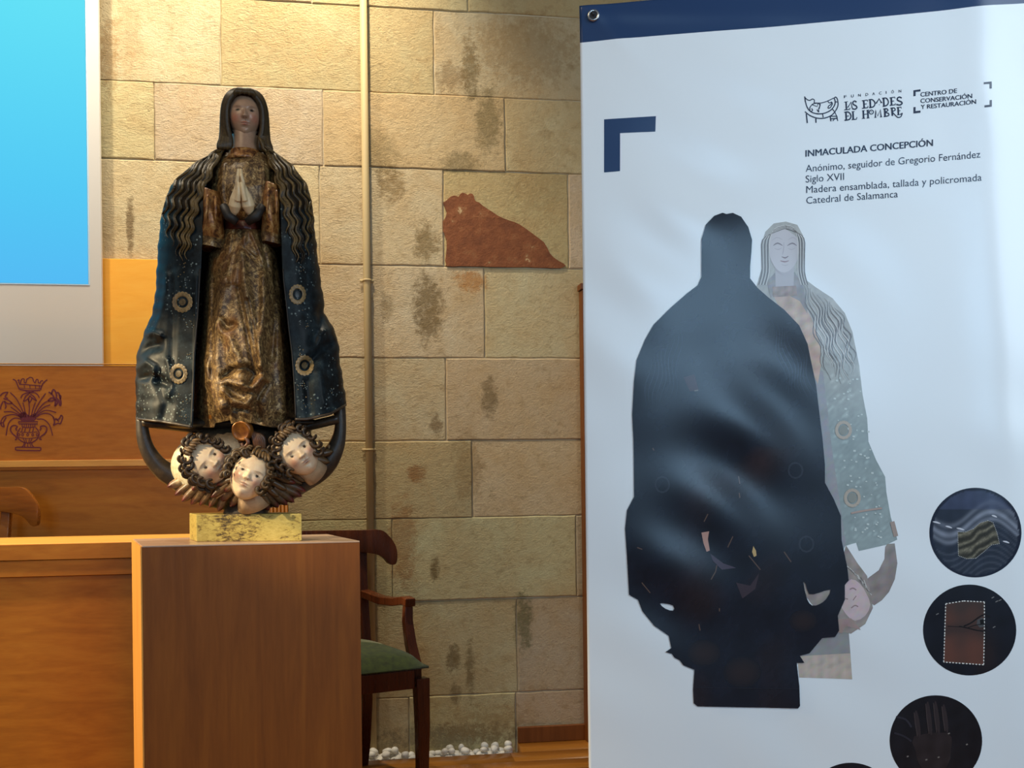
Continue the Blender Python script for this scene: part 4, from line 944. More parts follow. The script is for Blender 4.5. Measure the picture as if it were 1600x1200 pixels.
# waist sash
mb = MB(); rows = []
for v, e_ in ((344, .002), (346, .009), (351, .010), (356, .009), (358, .002)): rows.append([Q(u, v, dress_d(u, v)+e_) for u in np.linspace(349, 413, 30)])
mb.grid(rows, col=lin((84, 34, 22))); mb.build('sash', M['painted_carving'], st)['label'] = 'narrow dark red sash'
# --- mantle
mv = [228, 245, 260, 275, 290, 320, 350, 400, 440, 475, 495, 515, 530, 552, 580, 610, 635, 660]
oL = [348, 322, 298, 280, 267, 256, 250, 246, 244, 241, 236, 228, 223, 215, 212, 212, 212, 213]
iL = [352, 345, 336, 327, 322, 318, 317, 315, 313, 311, 310, 308, 307, 305, 304, 303, 302, 301]
iR = [412, 420, 428, 433, 436, 438, 439, 440, 442, 446, 448, 450, 452, 455, 457, 459, 460, 461]
oR = [416, 440, 458, 470, 480, 488, 491, 496, 501, 506, 507, 517, 524, 529, 531, 535, 539, 541]
Dm = [.02, .05, .07, .085, .095, .105, .11, .115, .118, .12, .12, .122, .122, .124, .126, .13, .132, .134]
def hem(u): return ip(u, [205, 212, 255, 300, 380, 460, 480, 515, 541, 550], [655, 655, 660, 668, 660, 656, 656, 648, 633, 632])
rm = ridges([([(226, 528), (238, 520), (250, 524)], 5, .020), ([(214, 560), (232, 545), (248, 540)], 7, -.020), ([(214, 578), (228, 568), (240, 575), (238, 592)], 5, .018), ([(218, 596), (236, 590), (262, 600)], 6, -.020), ([(262, 430), (254, 480), (245, 510)], 6, .008),
             ([(268, 420), (270, 500), (268, 560)], 6, -.008), ([(262, 560), (268, 600), (262, 618)], 4, .010), ([(248, 600), (262, 630), (256, 655)], 8, -.012), ([(306, 430), (304, 660)], 3, .006),
             ([(506, 480), (498, 510), (490, 540)], 7, -.014), ([(527, 545), (510, 548), (495, 560), (478, 575)], 9, -.022), ([(520, 520), (505, 525)], 6, .014), ([(495, 500), (495, 520)], 5, .008), ([(478, 400), (482, 470)], 7, -.006), ([(500, 590), (508, 640)], 8, .010), ([(480, 600), (484, 650)], 7, -.010), ([(530, 580), (534, 620)], 6, .010)])
def mantle_d(u, v):
    o0, i0, i1, o1 = ip(v, mv, oL), ip(v, mv, iL), ip(v, mv, iR), ip(v, mv, oR); D_ = ip(v, mv, Dm)
    a = (u-o0)/(i0-o0) if u < 382 else (o1-u)/(o1-i1); a = min(1, max(0, a))
    return D_*((1-(1-a)**2.2)**.62)+rm(u, v)*min(1, a*5+.15)*1.0+.0012*nz(u, v, 13, 4)
rows = []; ny_ = 170; na = 46
for j in range(ny_+1):
    t = j/ny_; vt = 228+432*t; o0, i0, i1, o1 = ip(vt, mv, oL), ip(vt, mv, iL), ip(vt, mv, iR), ip(vt, mv, oR); r = []
    def V(u): return 228+(hem(u)-228)*t
    jag = .8*math.sin(vt/7.0)+.6*math.sin(vt/3.1)
    D_ = ip(vt, mv, Dm)
    r.append(Q(i0-9, V(i0), max(.0, D_-.085))); r.append(Q(i0-3, V(i0), D_-.03))
    for i in range(na+1):
        a = 1-(i/na); a = 1-(1-a)**1.0; u = o0+(i0-o0)*a; r.append(Q(u+jag*(1-a)*.8, V(u), mantle_d(u, vt)))
    for w_ in (.04, .25, .5, .75, .96):
        u = o0+(o1-o0)*w_; r.append(Q(u, V(u), -.13*math.sin(PI*w_)**.7*min(1, .3+t)))
    for i in range(na+1):
        a = i/na; u = o1+(i1-o1)*a; r.append(Q(u-jag*(1-a)*.8, V(u), mantle_d(u, vt)))
    r.append(Q(i1+3, V(i1), D_-.03)); r.append(Q(i1+9, V(i1), max(.0, D_-.085)))
    rows.append(r)
mb = MB(); mb.grid(rows); mo = mb.build('mantle', M['mantle_paint'], st); mo['label'] = 'glossy blue-black painted mantle open at the front'
# hem edging and inner border line
for us in (np.linspace(214, 300, 24), np.linspace(461, 540, 24)):
    mb = MB(); mb.tube([Q(u, hem(u)-1, mantle_d(u, 659)+.002) for u in us], .0034, 6)
    mb.build('hem_edging', M['moon_wood'], st)
for us, vs in (([303, 302, 301, 301], [420, 500, 600, 664]), ([442, 449, 457, 461], [420, 500, 600, 652])):
    vv_ = np.linspace(vs[0], vs[-1], 40); mb = MB(); mb.tube([Q(ip(v, mv, iL)-1.5 if us[0] < 380 else ip(v, mv, iR)+1.5, v, mantle_d(ip(v, mv, iL)-2 if us[0] < 380 else ip(v, mv, iR)+2, v)+.001) for v in vv_], .0020, 6)
    mb.build('border_line', M['lining'], st)
def VT(u, v): return 228+432*(v-228)/(hem(u)-228)
# gilded rosettes on the mantle
gold = lin((128, 104, 66)); gold2 = lin((96, 78, 50))
for cx, cy, rx in ((285, 472, 15), (279, 584, 13), (465, 460, 12.5), (476, 571, 13.5)):
    mb = MB()
    def S3(u, v, l): return Q(u, v, mantle_d(u, VT(u, v))+.0022+l)
    for q in range(16):
        a = 2*PI*q/16; c_ = (cx+rx*.86*math.cos(a), cy+15*.86*math.sin(a)); pr_ = [(c_[0]+rx*.24*math.cos(b), c_[1]+rx*.26*math.sin(b)) for b in np.linspace(0, 2*PI, 9)[:-1]]
        mb.add([S3(*c_, .0028)]+[S3(*p, .0006) for p in pr_], [(0, i+1, (i+1) % 8+1) for i in range(8)], gold)
    rr = [[S3(cx+rx*k_*math.cos(a), cy+15*k_*math.sin(a), l_) for a in np.linspace(0, 2*PI, 25)[:-1]] for k_, l_ in ((.90, .0005), (.74, .003), (.60, .0005))]
    mb.grid(rr, close=True, col=gold)
    ce = [S3(cx, cy, .002)]+[S3(cx+rx*.36*math.cos(a), cy+15*.36*math.sin(a), .0008) for a in np.linspace(0, 2*PI, 13)[:-1]]
    mb.add(ce, [(0, i+1, (i+1) % 12+1) for i in range(12)], gold2 if cx != 465 else lin((20, 26, 28)))
    mb.build('rosette', M['painted_carving'], st)['label'] = 'dull gold painted rosette'
# clusters of pale painted dots
mb = MB(); rnd = random.Random(3)
for cx, cy, n_, sp_ in ((290, 440, 16, 12), (292, 505, 16, 11), (296, 555, 14, 9), (284, 625, 22, 15), (287, 650, 12, 8), (470, 420, 10, 10), (478, 500, 14, 11), (470, 548, 14, 8), (472, 604, 20, 9), (518, 612, 14, 8), (520, 560, 5, 6), (230, 600, 10, 7), (285, 410, 8, 8), (225, 640, 10, 7), (480, 635, 12, 12)):
    for k in range(n_):
        u = cx+rnd.gauss(0, sp_*.5); v = cy+rnd.gauss(0, sp_*.6); r_ = rnd.uniform(.5, 1.15); vv = min(v, hem(u)-4)
        if ip(vv, mv, oL)+4 < u < ip(vv, mv, iL)-3 or ip(vv, mv, iR)+3 < u < ip(vv, mv, oR)-4:
            mb.add([Q(u, vv, mantle_d(u, VT(u, vv))+.0020)]+[Q(u+r_*math.cos(a), vv+r_*math.sin(a), mantle_d(u, VT(u, vv))+.0014) for a in np.linspace(0, 2*PI, 7)[:-1]], [(0, i+1, (i+1) % 6+1) for i in range(6)], lin((92, 102, 100)) if rnd.random() < .6 else lin((104, 86, 52)))
o = mb.build('painted_dots', M['print'], st); o['kind'] = 'stuff'
# --- feet / lowest folds in gilded wood
for name, prof, cx in (('gilded_foot', [(628, 8, .10), (632, 14, .13), (638, 14.5, .138), (641, 12, .13), (644, 12.5, .134), (648, 14, .136), (652, 12, .125), (657, 10, .11)], 378), ('gilded_foot', [(641, 8, .09), (645, 13, .108), (650, 15, .112), (655, 15, .11), (660, 13, .10), (663, 11, .085)], 342)):
    mb = MB(); rows = []
    for v, hw, d in prof: rows.append([Q(cx, v, d-.045)+Vector((hw*KP*math.cos(a), -.045*math.sin(a), 0)) for a in np.linspace(0, 2*PI, 25)[:-1]])
    mb.grid(rows, close=True); mb.f += [tuple(range(23, -1, -1)), tuple(range(len(mb.v)-24, len(mb.v)))]; mb.build(name, M['gilt_bronze'], st)
mb = MB(); rr_ = Matrix.Rotation(math.radians(-12), 3, 'Z') @ Matrix.Rotation(math.radians(10), 3, 'X')
rows = []
for y, r_ in ((.018, 0.1), (.018, 13), (.012, 15.5), (.004, 16), (-.004, 15.5), (-.0075, 13.5), (-.006, 12), (-.004, 6), (-.004, .1)):
    rows.append([Q(378, 673, .125)+rr_ @ Vector((r_*KP*math.cos(a), y, r_*KP*1.02*math.sin(a))) for a in np.linspace(0, 2*PI, 29)[:-1]])
mb.grid(rows, close=True); mb.build('foot_tip', M['gilt_bronze'], st)['label'] = 'round gilded tip of the foot'
mb = MB()
for k in range(6): mb.tube(smooth_poly([tuple(Q(386+k*2.4, 668+k*2, .11)), tuple(Q(395+k*3, 682, .118)), tuple(Q(398+k*3.2, 697, .115)), tuple(Q(394+k*3.4, 712, .11))], 4, False), .0055, 6, col=mixc(lin((96, 58, 34)), lin((60, 40, 28)), k/5))
mb.tube(smooth_poly([tuple(Q(374, 690, .11)), tuple(Q(383, 684, .125)), tuple(Q(388, 692, .128)), tuple(Q(381, 699, .122)), tuple(Q(378, 693, .118))], 5, False), .005, 6, col=lin((92, 54, 34)))
mb.build('carved_curls', M['painted_carving'], st)

# --- heads
def head(name, cu, cv, d, s_px, roll=0, yaw=0, pitch=0, kid=False, blush=.35, light_=1.0, label=None, parent=st, skin=(206, 170, 138)):
    s = s_px*KP; A, B = (.74, .82) if not kid else (.80, .84)
    ex = .29 if not kid else .31; ez = .07 if not kid else .02
    Rm = Matrix.Rotation(-roll, 3, 'Y') @ Matrix.Rotation(yaw, 3, 'Z') @ Matrix.Rotation(pitch, 3, 'X')
    c0 = Q(cu, cv, d); Rm = Matrix.Rotation(math.atan2(-c0.x, c0.y), 3, 'Z') @ Rm; nu, nv = 128, 110; rows = []; col = []
    g = lambda x, w: math.exp(-(x/w)**2)
    sk = lin(skin); lip = lin((150, 62, 48)); ck = lin((190, 96, 72)); wh = lin((176, 160, 134)) if kid else lin((120, 104, 82)); ir = lin((64, 44, 28)) if kid else lin((44, 32, 22)); br = lin((96, 62, 36))
    for j in range(nv+1):
        ph = -PI/2+PI*j/nv; r = []
        for i in range(nu):
            tt = i/nu; th = 2*PI*tt+.75*math.sin(2*PI*tt)*0; th = 2*PI*tt-.55*math.sin(2*PI*tt) if True else th   # denser at the front (th=0)
            z = math.sin(ph); cph = math.cos(ph); jaw = 1-(.34 if not kid else .27)*max(0, -z)**1.7; cph = cph**.86 if z < 0 else cph**.95
            x = A*cph*math.sin(th)*jaw; y = B*cph*math.cos(th)*(1-.10*max(0, -z))
            fr = max(0, math.cos(th)); fr = min(1, fr*1.6)
            y *= (1-.06*fr)
            ax = abs(x); dsp = 0
            nz_ = 0 if z > .16 or z < -.34 else (1-(z+.22)/.38 if z > -.22 else max(0, 1-(-.22-z)/.09))
            dsp += (.21 if not kid else .17)*g(x, .075+.035*nz_)*nz_**1.15
            dsp += .06*g(ax-.095, .05)*g(z+.21, .055)
            dsp -= .085*g(ax-ex, .15)*g(z-ez-.03, .10); dsp += .055*g(ax-ex, .105)*g(z-ez, .055)
            dsp += .030*g(ax-ex, .17)*g(z-ez-.17, .045); dsp -= .02*g(x, .1)*g(z-ez-.02, .08)
            dsp += .055*g(x, .15)*g(z+.435, .030)+.060*g(x, .125)*g(z+.520, .034)-.035*g(x, .17)*g(z+.478, .016)-.03*g(x, .12)*g(z+.62, .045)
            dsp += .075*g(x, .17)*g(z+.80, .12); dsp += (.045 if not kid else .075)*g(ax-.36, .19)*g(z+.27, .20); dsp -= .025*g(x, .035)*g(z+.37, .04)
            y += dsp*fr
            c = sk
            if fr > 0:
                k_ = blush*g(ax-.42, .20)*g(z+.26, .20)*1.2; c = mixc(c, ck, k_)
                ey_ = ((ax-ex)/.125)**2+((z-ez)/(.048*(1-.3*((ax-ex)/.125)**2)))**2
                c = mixc(c, mixc(sk, lin((96, 62, 44)), .6), .85*g((z-ez-.052+.35*(ax-ex)**2), .020)*g(ax-ex, .15))
                c = mixc(c, mixc(sk, lin((110, 70, 50)), .55), .5*g((z-ez+.052-.3*(ax-ex)**2), .014)*g(ax-ex, .13))
                if ey_ < 1: c = wh
                if ey_ < 1.1 and (ax-ex)**2+(z-ez)**2 < .066**2: c = ir
                if (ax-ex)**2+(z-ez)**2 < .024**2: c = lin((14, 10, 8))
                c = mixc(c, br, .75*g(z-ez-.175+.9*(ax-ex-.02)**2, .020)*g(ax-ex, .17))
                c = mixc(c, lip, .85*max(0, g(x, .135)**1)*(g(z+.435, .026)+g(z+.520, .030)) if ax < .2 else 0)
                c = mixc(c, lin((80, 26, 20)), .85*g(z+.478, .011)*(1 if ax < .15 else 0))
                c = mixc(c, lin((110, 60, 44)), .7*g(ax-.055, .025)*g(z+.275, .018))
            col.append(tuple(q*light_ for q in c)); p = Rm @ (Vector((x, -y, z))*s); r.append(c0+p)
        rows.append(r)
    mb = MB(); mb.grid(rows, close=True, col=col); o = mb.build(name, M['painted_skin'], parent)
    if label: o['label'] = label
    def loc(x, y, z): return c0+Rm @ (Vector((x, -y, z))*s)
    return o, loc
# neck and collar
mb = MB(); rows = []
for v, hw, d in ((196, 20, .012), (208, 20, .014), (216, 19, .016), (226, 18.5, .020), (236, 20, .024), (246, 26, .030)):
    rows.append([Q(383, v, d-.0)+Vector((hw*KP*math.cos(a), -.034*math.sin(a), 0)) for a in np.linspace(0, 2*PI, 33)[:-1]])
mb.grid(rows, close=True, col=lin((150, 118, 94))); mb.build('neck', M['painted_skin'], st)
mb = MB(); rows = []
for v, hw, e_ in ((237, 22.5, .038), (238, 24, .043), (243, 25, .046), (249, 27, .050), (254, 29, .054), (255, 27, .050)):
    rows.append([Q(383, v, .026)+Vector((hw*KP*math.cos(a), -e_*math.sin(a), 0)) for a in np.linspace(0, 2*PI, 41)[:-1]])
mb.grid(rows, close=True); mb.build('collar', M['sleeve_gold'], st)
hd_, hl_ = head('head', 382.5, 182.5, .022, 35.5, 0, 0, .02, light_=1.0, skin=(158, 124, 98), label='painted face with calm expression looking ahead')
# hair of the main figure
HC, HG = lin((40, 30, 18)), lin((104, 82, 46))
mb = MB()                                     # skull cap covering crown and back
rows = []
for j in range(25):
    ph = PI/2-PI*.80*j/24; r = []
    for i in range(49):
        th = math.radians(64)+(2*PI-2*math.radians(64))*i/48; r.append(hl_(.86*math.cos(ph)*math.sin(th), .92*math.cos(ph)*math.cos(th), .06+1.08*math.sin(ph)))
    rows.append(r)
mb.grid(rows, col=HC); mb.build('hair_back', M['dark_hair'], st); mb = MB()
rows = [[Q(383, v, -.022)+Vector((hw*KP*math.cos(a), -.020*math.sin(a), 0)) for a in np.linspace(0, 2*PI, 25)[:-1]] for v, hw in ((170, 30), (190, 33), (204, 34), (220, 36), (240, 46), (256, 60))]
mb.grid(rows, close=True, col=mixc(HC, (0, 0, 0), .4)); mb.build('hair_back', M['dark_hair'], st); mb = MB()
# fringe strands sweep from the parting down both sides
def strand(mb, pts, r0, r1=None, col=HC, n=7, k=4):
    pts = smooth_poly([tuple(p) for p in pts], k, False); m_ = len(pts); r1 = r1 or r0
    mb.tube(pts, [(r0+(r1-r0)*i/(m_-1))*min(1, .35+min(i, m_-1-i)*.3) for i in range(m_)], n, col=col)
for sg in (-1, 1):
    for k in range(9):
        f_ = k/8; x1 = .74+.17*f_
        ps = [hl_(sg*.02, .55-.45*f_, .96+.12*(1-abs(f_-.5))), hl_(sg*(.26+.10*f_), .68-.35*f_, .86+.14*f_), hl_(sg*(.56+.12*f_), .64-.30*f_, .58+.20*f_), hl_(sg*(.72+.14*f_), .56-.25*f_, .25+.1*f_),
              hl_(sg*(.76+.16*f_), .50-.25*f_, -.2), hl_(sg*(.72+.22*f_), .46-.22*f_, -.7), hl_(sg*(.62+.36*f_), .46-.1*f_, -1.15), hl_(sg*(.62+.52*f_), .50, -1.6)]
        strand(mb, ps, .0070, .0080, mixc(HC, HG, .15+.35*((k*37) % 5)/5))
for k in range(9):                            # scalloped fringe on the forehead
    x = -.44+.88*k/8; ps = [hl_(x*.35, .62, .97), hl_(x*.75, .80, .84), hl_(x*1.05, .83-.25*abs(x), .70-.30*x*x+.03*(k % 2))]; strand(mb, ps, .0075, .005, mixc(HC, HG, .3))
mb.build('hair', M['hair_paint'], st)['label'] = 'centre-parted dark brown carved hair'
# long wavy locks lying over the shoulders
def shoulder_d(u, v):
    if ip(v, mv, iL) < u < ip(v, mv, iR): return max(dress_d(u, max(v, 240)), ip(v, mv, Dm)*.9)
    return mantle_d(u, v)
LK = []
for k in range(17):
    f_ = k/16; u0 = 362-10*f_; v0 = 214+6*f_; ue = [318, 312, 305, 300, 296, 291, 287, 283, 280, 277, 273, 269, 265, 262, 259, 256, 254][k]; ve = [262, 290, 318, 352, 392, 406, 398, 408, 385, 400, 372, 385, 350, 372, 335, 350, 320][k]; LK.append((-1, u0, v0, ue, ve, f_))
    ue = [432, 438, 444, 450, 456, 460, 464, 467, 470, 473, 476, 480, 483, 486, 488, 491, 492][k]; ve = [285, 310, 335, 365, 385, 402, 410, 390, 405, 412, 380, 400, 365, 385, 345, 365, 330][k]
    LK.append((1, 404+9*f_, 214+6*f_, ue, ve, f_))
for sg, u0, v0, ue, ve, f_ in LK:
    pts = []; rad = []; n_ = 46; A_ = 3.6
    for j in range(n_):
        t = j/(n_-1); v = v0+(ve-v0)*t
        sweep = 1-(1-t)**(1.5+.9*f_); u = u0+(ue-u0)*sweep
        lim = ip(v, mv, oL)+4 if sg < 0 else ip(v, mv, oR)-4
        u = max(u, lim) if sg < 0 else min(u, lim)
        u += A_*min(1, t*3)*math.sin(2*PI*(v-v0)/27+f_*4.2+sg)*(.8 if t > .2 else .5)
        dd = shoulder_d(u, v) if v > 236 else .045+.02*t
        pts.append(Q(u, v, dd+.006+.003*math.sin(2*PI*(v-v0)/27+f_*4.2))); rad.append((.0047-.0017*t)*min(1, .4+j*.2)*(1 if j < n_-5 else (n_-j)/6))
    mb = MB(); mb.tube(pts, rad, 6, col=mixc(mixc(HC, (0, 0, 0), .4), HG, (.05+.25*random.random()) if random.random() < .45 else (.6+.4*random.random()))); mb.build('hair_lock', M['hair_paint'], st)
# dark mass of hair under the locks
mb = MB()
for sg in (-1, 1):
    rows = []
    for j in range(30):
        v = 205+j*4.2; oo = ip(v, mv, oL) if sg < 0 else ip(v, mv, oR); ii = ip(v, [205, 228, 240, 255, 275, 330], [361, 355, 345, 338, 322, 300]) if sg < 0 else ip(v, [205, 228, 240, 255, 275, 330], [405, 410, 420, 430, 440, 458])
        if v < 232: oo = (352 if sg < 0 else 413)+sg*(v-205)*.15
        rows.append([Q(oo+(ii-oo)*a, v, (shoulder_d(oo+(ii-oo)*a, v) if v > 232 else .03)+.0035) for a in np.linspace(0, 1, 14)])
    mb.grid(rows, col=mixc(HC, (0, 0, 0), .35))
mb.build('hair_underlayer', M['dark_hair'], st)
# --- sleeves
for cx, v0, v1, hw, lab in ((331, 300, 388, 15.5, 'left'), (426, 290, 382, 13.5, 'right')):
    mb = MB(); rows = []
    for j in range(33):
        t = j/32; v = v0+(v1-v0)*t; w_ = hw*(.74+.30*t**.6)+.8*math.sin(t*9); dd = .105+.02*math.sin(PI*min(1, t*1.1)); r = []
        for a in np.linspace(0, 2*PI, 33)[:-1]:
            k_ = 1+.05*math.sin(a*5+t*4+cx)+.03*math.sin(a*9-t*3); r.append(Q(cx+(3*math.sin(t*3) if lab == 'left' else -2*math.sin(t*3)), v+2*math.sin(a*2), dd-.03)+Vector((w_*KP*math.cos(a)*k_, -.036*math.sin(a)*k_, 0)))
        rows.append(r)
    rows.append([p*.35+sum(rows[-1], Vector())/32*.65+Vector((0, 0, .012)) for p in rows[-1]])
    mb.grid(rows, close=True); mb.f.append(tuple(range(31, -1, -1))); mb.build('sleeve', M['sleeve_gold'], st); hem_r = [[q+(q-sum(r_, Vector())/32)*.05 for q in r_] for r_ in rows[27:33]]; mb = MB(); mb.grid(hem_r, close=True); mb.build('sleeve_hem', M['brocade'], st)
    mb = MB()
    for k in (0, 1): strand(mb, [Q(cx-6+k*12, v0+4+k*3, .128), Q(cx-8+k*14, v0+24, .135), Q(cx-9+k*15, v0+44, .131)], .0050, .003, (1, 1, 1), 8)
    mb.build('sleeve_fold', M['sleeve_gold'], st)
# inner dark cuffs
for pts, sgn in (([(349, 322, .13), (358, 338, .14), (370, 347, .135)], -1), ([(410, 322, .13), (400, 338, .14), (386, 347, .135)], 1)):
    mb = MB(); mb.tube([Q(*p) for p in pts], [.010, .013, .010], 14); mb.build('cuff', M['lining'], st)
# --- praying hands
for sg in (-1, 1):
    base_u = 366.5 if sg < 0 else 389.5
    S_ = lin((214, 192, 150)) if sg < 0 else lin((200, 172, 134)); mb = MB()
    cxs = lambda t: (base_u+(375.2+sg*2.2-base_u)*t)
    # heel of the hand / palm, widening to the wrist
    mb.tube([Q(cxs(-.02)+sg*1.5, 337, .135), Q(cxs(.0), 330, .142), Q(cxs(.12), 321, .150), Q(cxs(.35), 310, .156), Q(cxs(.62), 299, .160), Q(cxs(.82), 291, .160)], [.004, .0105, .0160, .0142, .0100, .0080], 16, up=(1, 0, 0))
    for k, (dy, v1, r_) in enumerate(((-.004, 272, .0046), (.003, 264, .0048), (.010, 267, .0046), (.016, 274, .0042))):
        x0 = cxs(.8)+sg*.6; x1 = 374.6+sg*2.0
        mb.tube([Q(x0, 295, .158+.4*dy+.003), Q((x0+x1)/2+sg*1.2, 284, .163+.7*dy), Q(x1+sg*.5, 275, .162+dy), Q(x1-sg*.2, v1, .158+dy)], [r_*1.15, r_*1.1, r_, r_*.7], 10, up=(1, 0, 0))
    mb.tube([Q(cxs(.3)-sg*3, 314, .168), Q(cxs(.55)-sg*2.5, 303, .174), Q(cxs(.8)-sg*1.0, 293, .176), Q(375+sg*1.6, 285, .174)], [.007, .0062, .0054, .0038], 10, up=(1, 0, 0))
    o = mb.build('hand', M['painted_skin'], st); o.data.attributes.remove(o.data.color_attributes['Col']) if 'Col' in o.data.color_attributes else None
    rmod = o.modifiers.new('remesh', 'REMESH'); rmod.mode = 'VOXEL'; rmod.voxel_size = .0011; rmod.use_smooth_shade = True
    sm_ = o.modifiers.new('smooth', 'SMOOTH'); sm_.iterations = 3; sm_.factor = .5
    hm = M.get('hand_skin') or mat('hand_skin', (214, 186, 142), .38); M['hand_skin'] = hm; o.data.materials[0] = hm

# --- cherubs
def cherub(cu, cv, s_px, roll, yaw, pitch, d, lab, hc, seed, fr0=-120, fr1=120):
    t = bpy.data.objects.new('cherub_head', None); C.objects.link(t); t.parent = st; t.matrix_parent_inverse = parent_world(st).inverted(); t.location = Q(cu, cv, d); t['label'] = lab
    o, L_ = head('face', cu, cv, d, s_px, roll, yaw, pitch, kid=True, blush=.45, parent=t, skin=(222, 192, 156))
    rn = random.Random(seed); mb = MB(); rows = []
    for j in range(19):
        ph = PI/2-PI*.66*j/18; r = []
        for i in range(37):
            th = math.radians(64)+(2*PI-2*math.radians(64))*i/36; r.append(L_(.90*math.cos(ph)*math.sin(th), .92*math.cos(ph)*math.cos(th), .10+1.0*math.sin(ph)))
        rows.append(r)
    mb.grid(rows, col=mixc(hc, (0, 0, 0), .3))
    for k in range(28):                       # S-shaped curls round the face
        a = math.radians(fr0+(fr1-fr0)*(k % 14)/13+rn.uniform(-5, 5)); ring = k//14; R0 = .88+.12*ring; y0 = .52-.30*ring
        ct = (R0*.92*math.sin(a), y0, .04+R0*1.05*math.cos(a)); ps = []; ori = rn.uniform(-.5, .5)+a; sz = rn.uniform(.15, .24); dirn = 1 if math.sin(a) > 0 else -1
        for q in range(9):
            w_ = q/8*4.4; rr = sz*(1.05-.085*q); ps.append(L_(ct[0]+rr*math.cos(w_*dirn+ori)*1.0, ct[1]+.05+.03*q*.6, ct[2]+rr*math.sin(w_*dirn+ori)))
        strand(mb, ps, .0060, .0030, mixc(mixc(hc, (0, 0, 0), .25), lin((96, 70, 42)), rn.uniform(0, .4)), 7, 4)
    for k in range(6):                        # forelock swept over the brow
        x = -.35+.14*k; strand(mb, [L_(x*.4, .40, 1.06), L_(x*.8+.05, .68, .93), L_(x+.12, .82, .70+.05*(k % 2))], .0065, .004, mixc(hc, lin((120, 90, 56)), .3+.3*(k % 2)), 6, 4)
    mb.build('curly_hair', M['hair_paint'], t)
    return L_
DKH = lin((52, 38, 26))
cherub(325, 724, 38.5, math.radians(+56), math.radians(10), .05, .095, 'left cherub head tilted over, brown curls', DKH, 1)
cherub(392, 744, 37, math.radians(-27), math.radians(-8), -.12, .125, 'middle cherub head looking upward, brightly lit', lin((72, 54, 32)), 2)
cherub(463, 707, 38, math.radians(+38), math.radians(6), .05, .085, 'right cherub head with dark waved hair', DKH, 3)
# necks and shoulders
mb = MB()
for pts, rr in (([(332, 735, .075), (345, 752, .075), (356, 768, .07)], [.034, .030, .036]), ([(391, 760, .09), (393, 776, .085), (398, 788, .07)], [.030, .034, .045]), ([(468, 716, .06), (482, 730, .06), (496, 742, .04)], [.034, .032, .034])):
    mb.tube([Q(*p) for p in pts], rr, 18, col=lin((176, 146, 112)), flat=.8)
mb.build('cherub_neck', M['painted_skin'], st)
# wings: overlapping feathers
def feather(p0, p1, w, d0, d1, c0, c1, bend=0):
    mb = MB(); rows = []; col = []; n_ = 14; dx, dy = p1[0]-p0[0], p1[1]-p0[1]; l = math.hypot(dx, dy); nx, ny = -dy/l, dx/l
    for i in range(n_+1):
        t = i/n_; ww = w*(math.sin(PI*min(1, .18+.82*t*.92))**.6)*(1 if t < .8 else math.sqrt(max(.02, 1-((t-.8)/.205)**2))); r = []
        cu, cv = p0[0]+dx*t+nx*bend*math.sin(PI*t), p0[1]+dy*t+ny*bend*math.sin(PI*t)
        for q, e_ in ((-1, 0), (-.5, .004), (0, .0075), (.5, .004), (1, 0), (.5, -.004), (0, -.005), (-.5, -.004)):
            r.append(Q(cu+nx*q*ww, cv+ny*q*ww, d0+(d1-d0)*t+e_)); col.append(mixc(c0, c1, max(0, (t-.62)/.3)))
        rows.append(r)
    mb.grid(rows, close=True, col=col); mb.f += [tuple(range(7, -1, -1)), tuple(range(len(mb.v)-8, len(mb.v)))]
    return mb.build('feather', M['painted_carving'], st)
FB, FRd = lin((104, 78, 48)), lin((96, 30, 26))
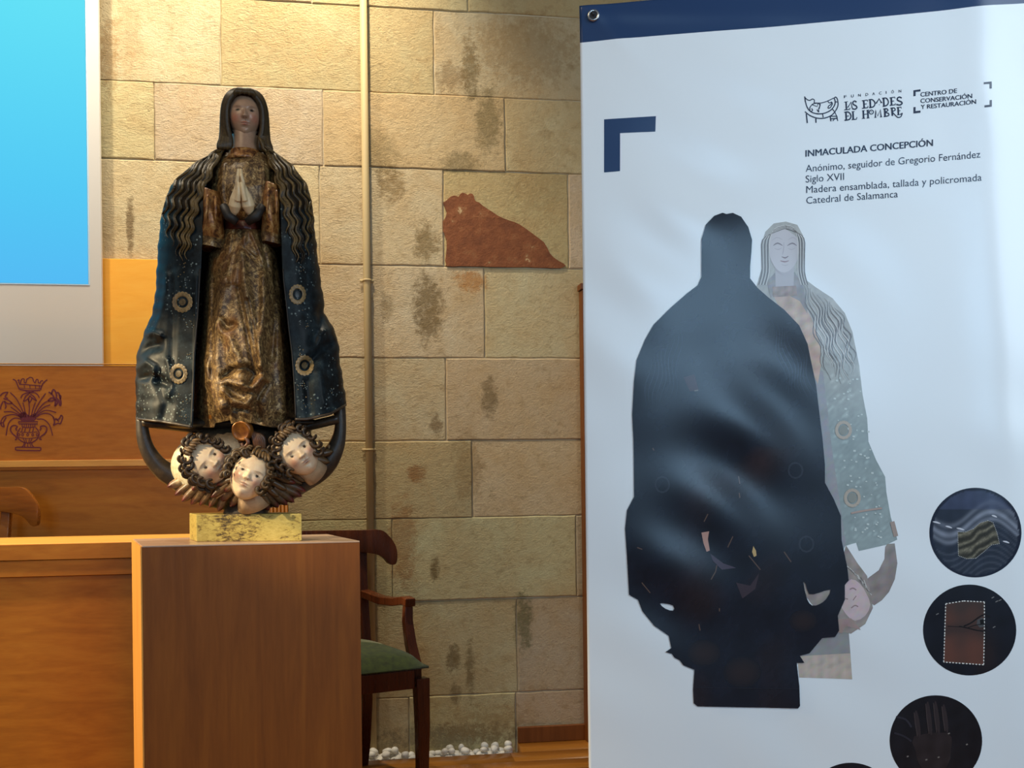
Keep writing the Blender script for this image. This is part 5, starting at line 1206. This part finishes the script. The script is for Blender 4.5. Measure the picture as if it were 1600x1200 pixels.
left = [((306, 742), (261, 761), 8, .07, .05), ((308, 750), (273, 774), 7, .08, .055), ((314, 756), (284, 784), 7, .085, .06), ((322, 760), (298, 789), 7, .09, .06), ((332, 764), (312, 790), 6, .09, .065), ((342, 766), (327, 793), 6, .09, .07), ((354, 768), (341, 799), 7, .09, .07),
        ((346, 752), (314, 768), 7, .10, .095), ((356, 756), (330, 777), 7, .105, .095), ((366, 760), (346, 783), 7, .105, .09), ((376, 766), (360, 792), 7, .10, .08), ((364, 748), (338, 758), 6, .108, .105), ((372, 754), (350, 768), 6, .112, .105), ((388, 775), (376, 798), 7, .095, .07), ((318, 748), (300, 766), 6, .09, .08)]
right = [((436, 752), (478, 768), 7, .08, .045), ((432, 758), (472, 776), 7, .085, .05), ((428, 762), (460, 785), 7, .09, .055), ((422, 766), (449, 789), 7, .09, .06), ((416, 770), (435, 793), 7, .09, .06), ((408, 774), (420, 798), 7, .09, .065),
         ((428, 744), (462, 755), 6, .095, .07), ((420, 750), (448, 765), 6, .10, .085), ((412, 758), (436, 776), 6, .10, .085), ((404, 768), (422, 788), 6, .10, .08), ((444, 742), (472, 756), 6, .08, .05),
         ((470, 728), (492, 752), 8, .07, .05), ((480, 724), (505, 740), 8, .07, .045), ((486, 716), (515, 722), 7, .065, .04), ((488, 712), (521, 705), 7, .06, .035), ((452, 734), (476, 752), 8, .08, .055)]
for i, (a, b, w_, d0, d1) in enumerate(left): feather(a, b, w_, d0, d1, lin((176, 150, 112)) if i == 0 else mixc(FB, lin((128, 98, 64)), random.random()*.6), FRd)
for i, (a, b, w_, d0, d1) in enumerate(right): feather(a, b, w_, d0, d1, mixc(FB, lin((66, 48, 32)), .3+random.random()*.5), FRd if i < 7 else mixc(FB, (0, 0, 0), .3))
# ledge of cloud/cloth between mantle and globe
mb = MB(); mb.ell(Q(377, 662, .02), (125*KP, .07, 12*KP), 40, 14, col=lin((48, 38, 28))); mb.build('cloud_ledge', M['painted_carving'], st)
for us, dz in ((range(225, 345, 6), 1), (range(440, 532, 6), -1)):
    mb = MB(); mb.tube([Q(u, (660+(u-225)*.12) if dz > 0 else (676-(u-440)*.24), .03) for u in us], .012, 10, flat=1.4)
    mb.build('mantle_underside', M['moon_wood'], st)
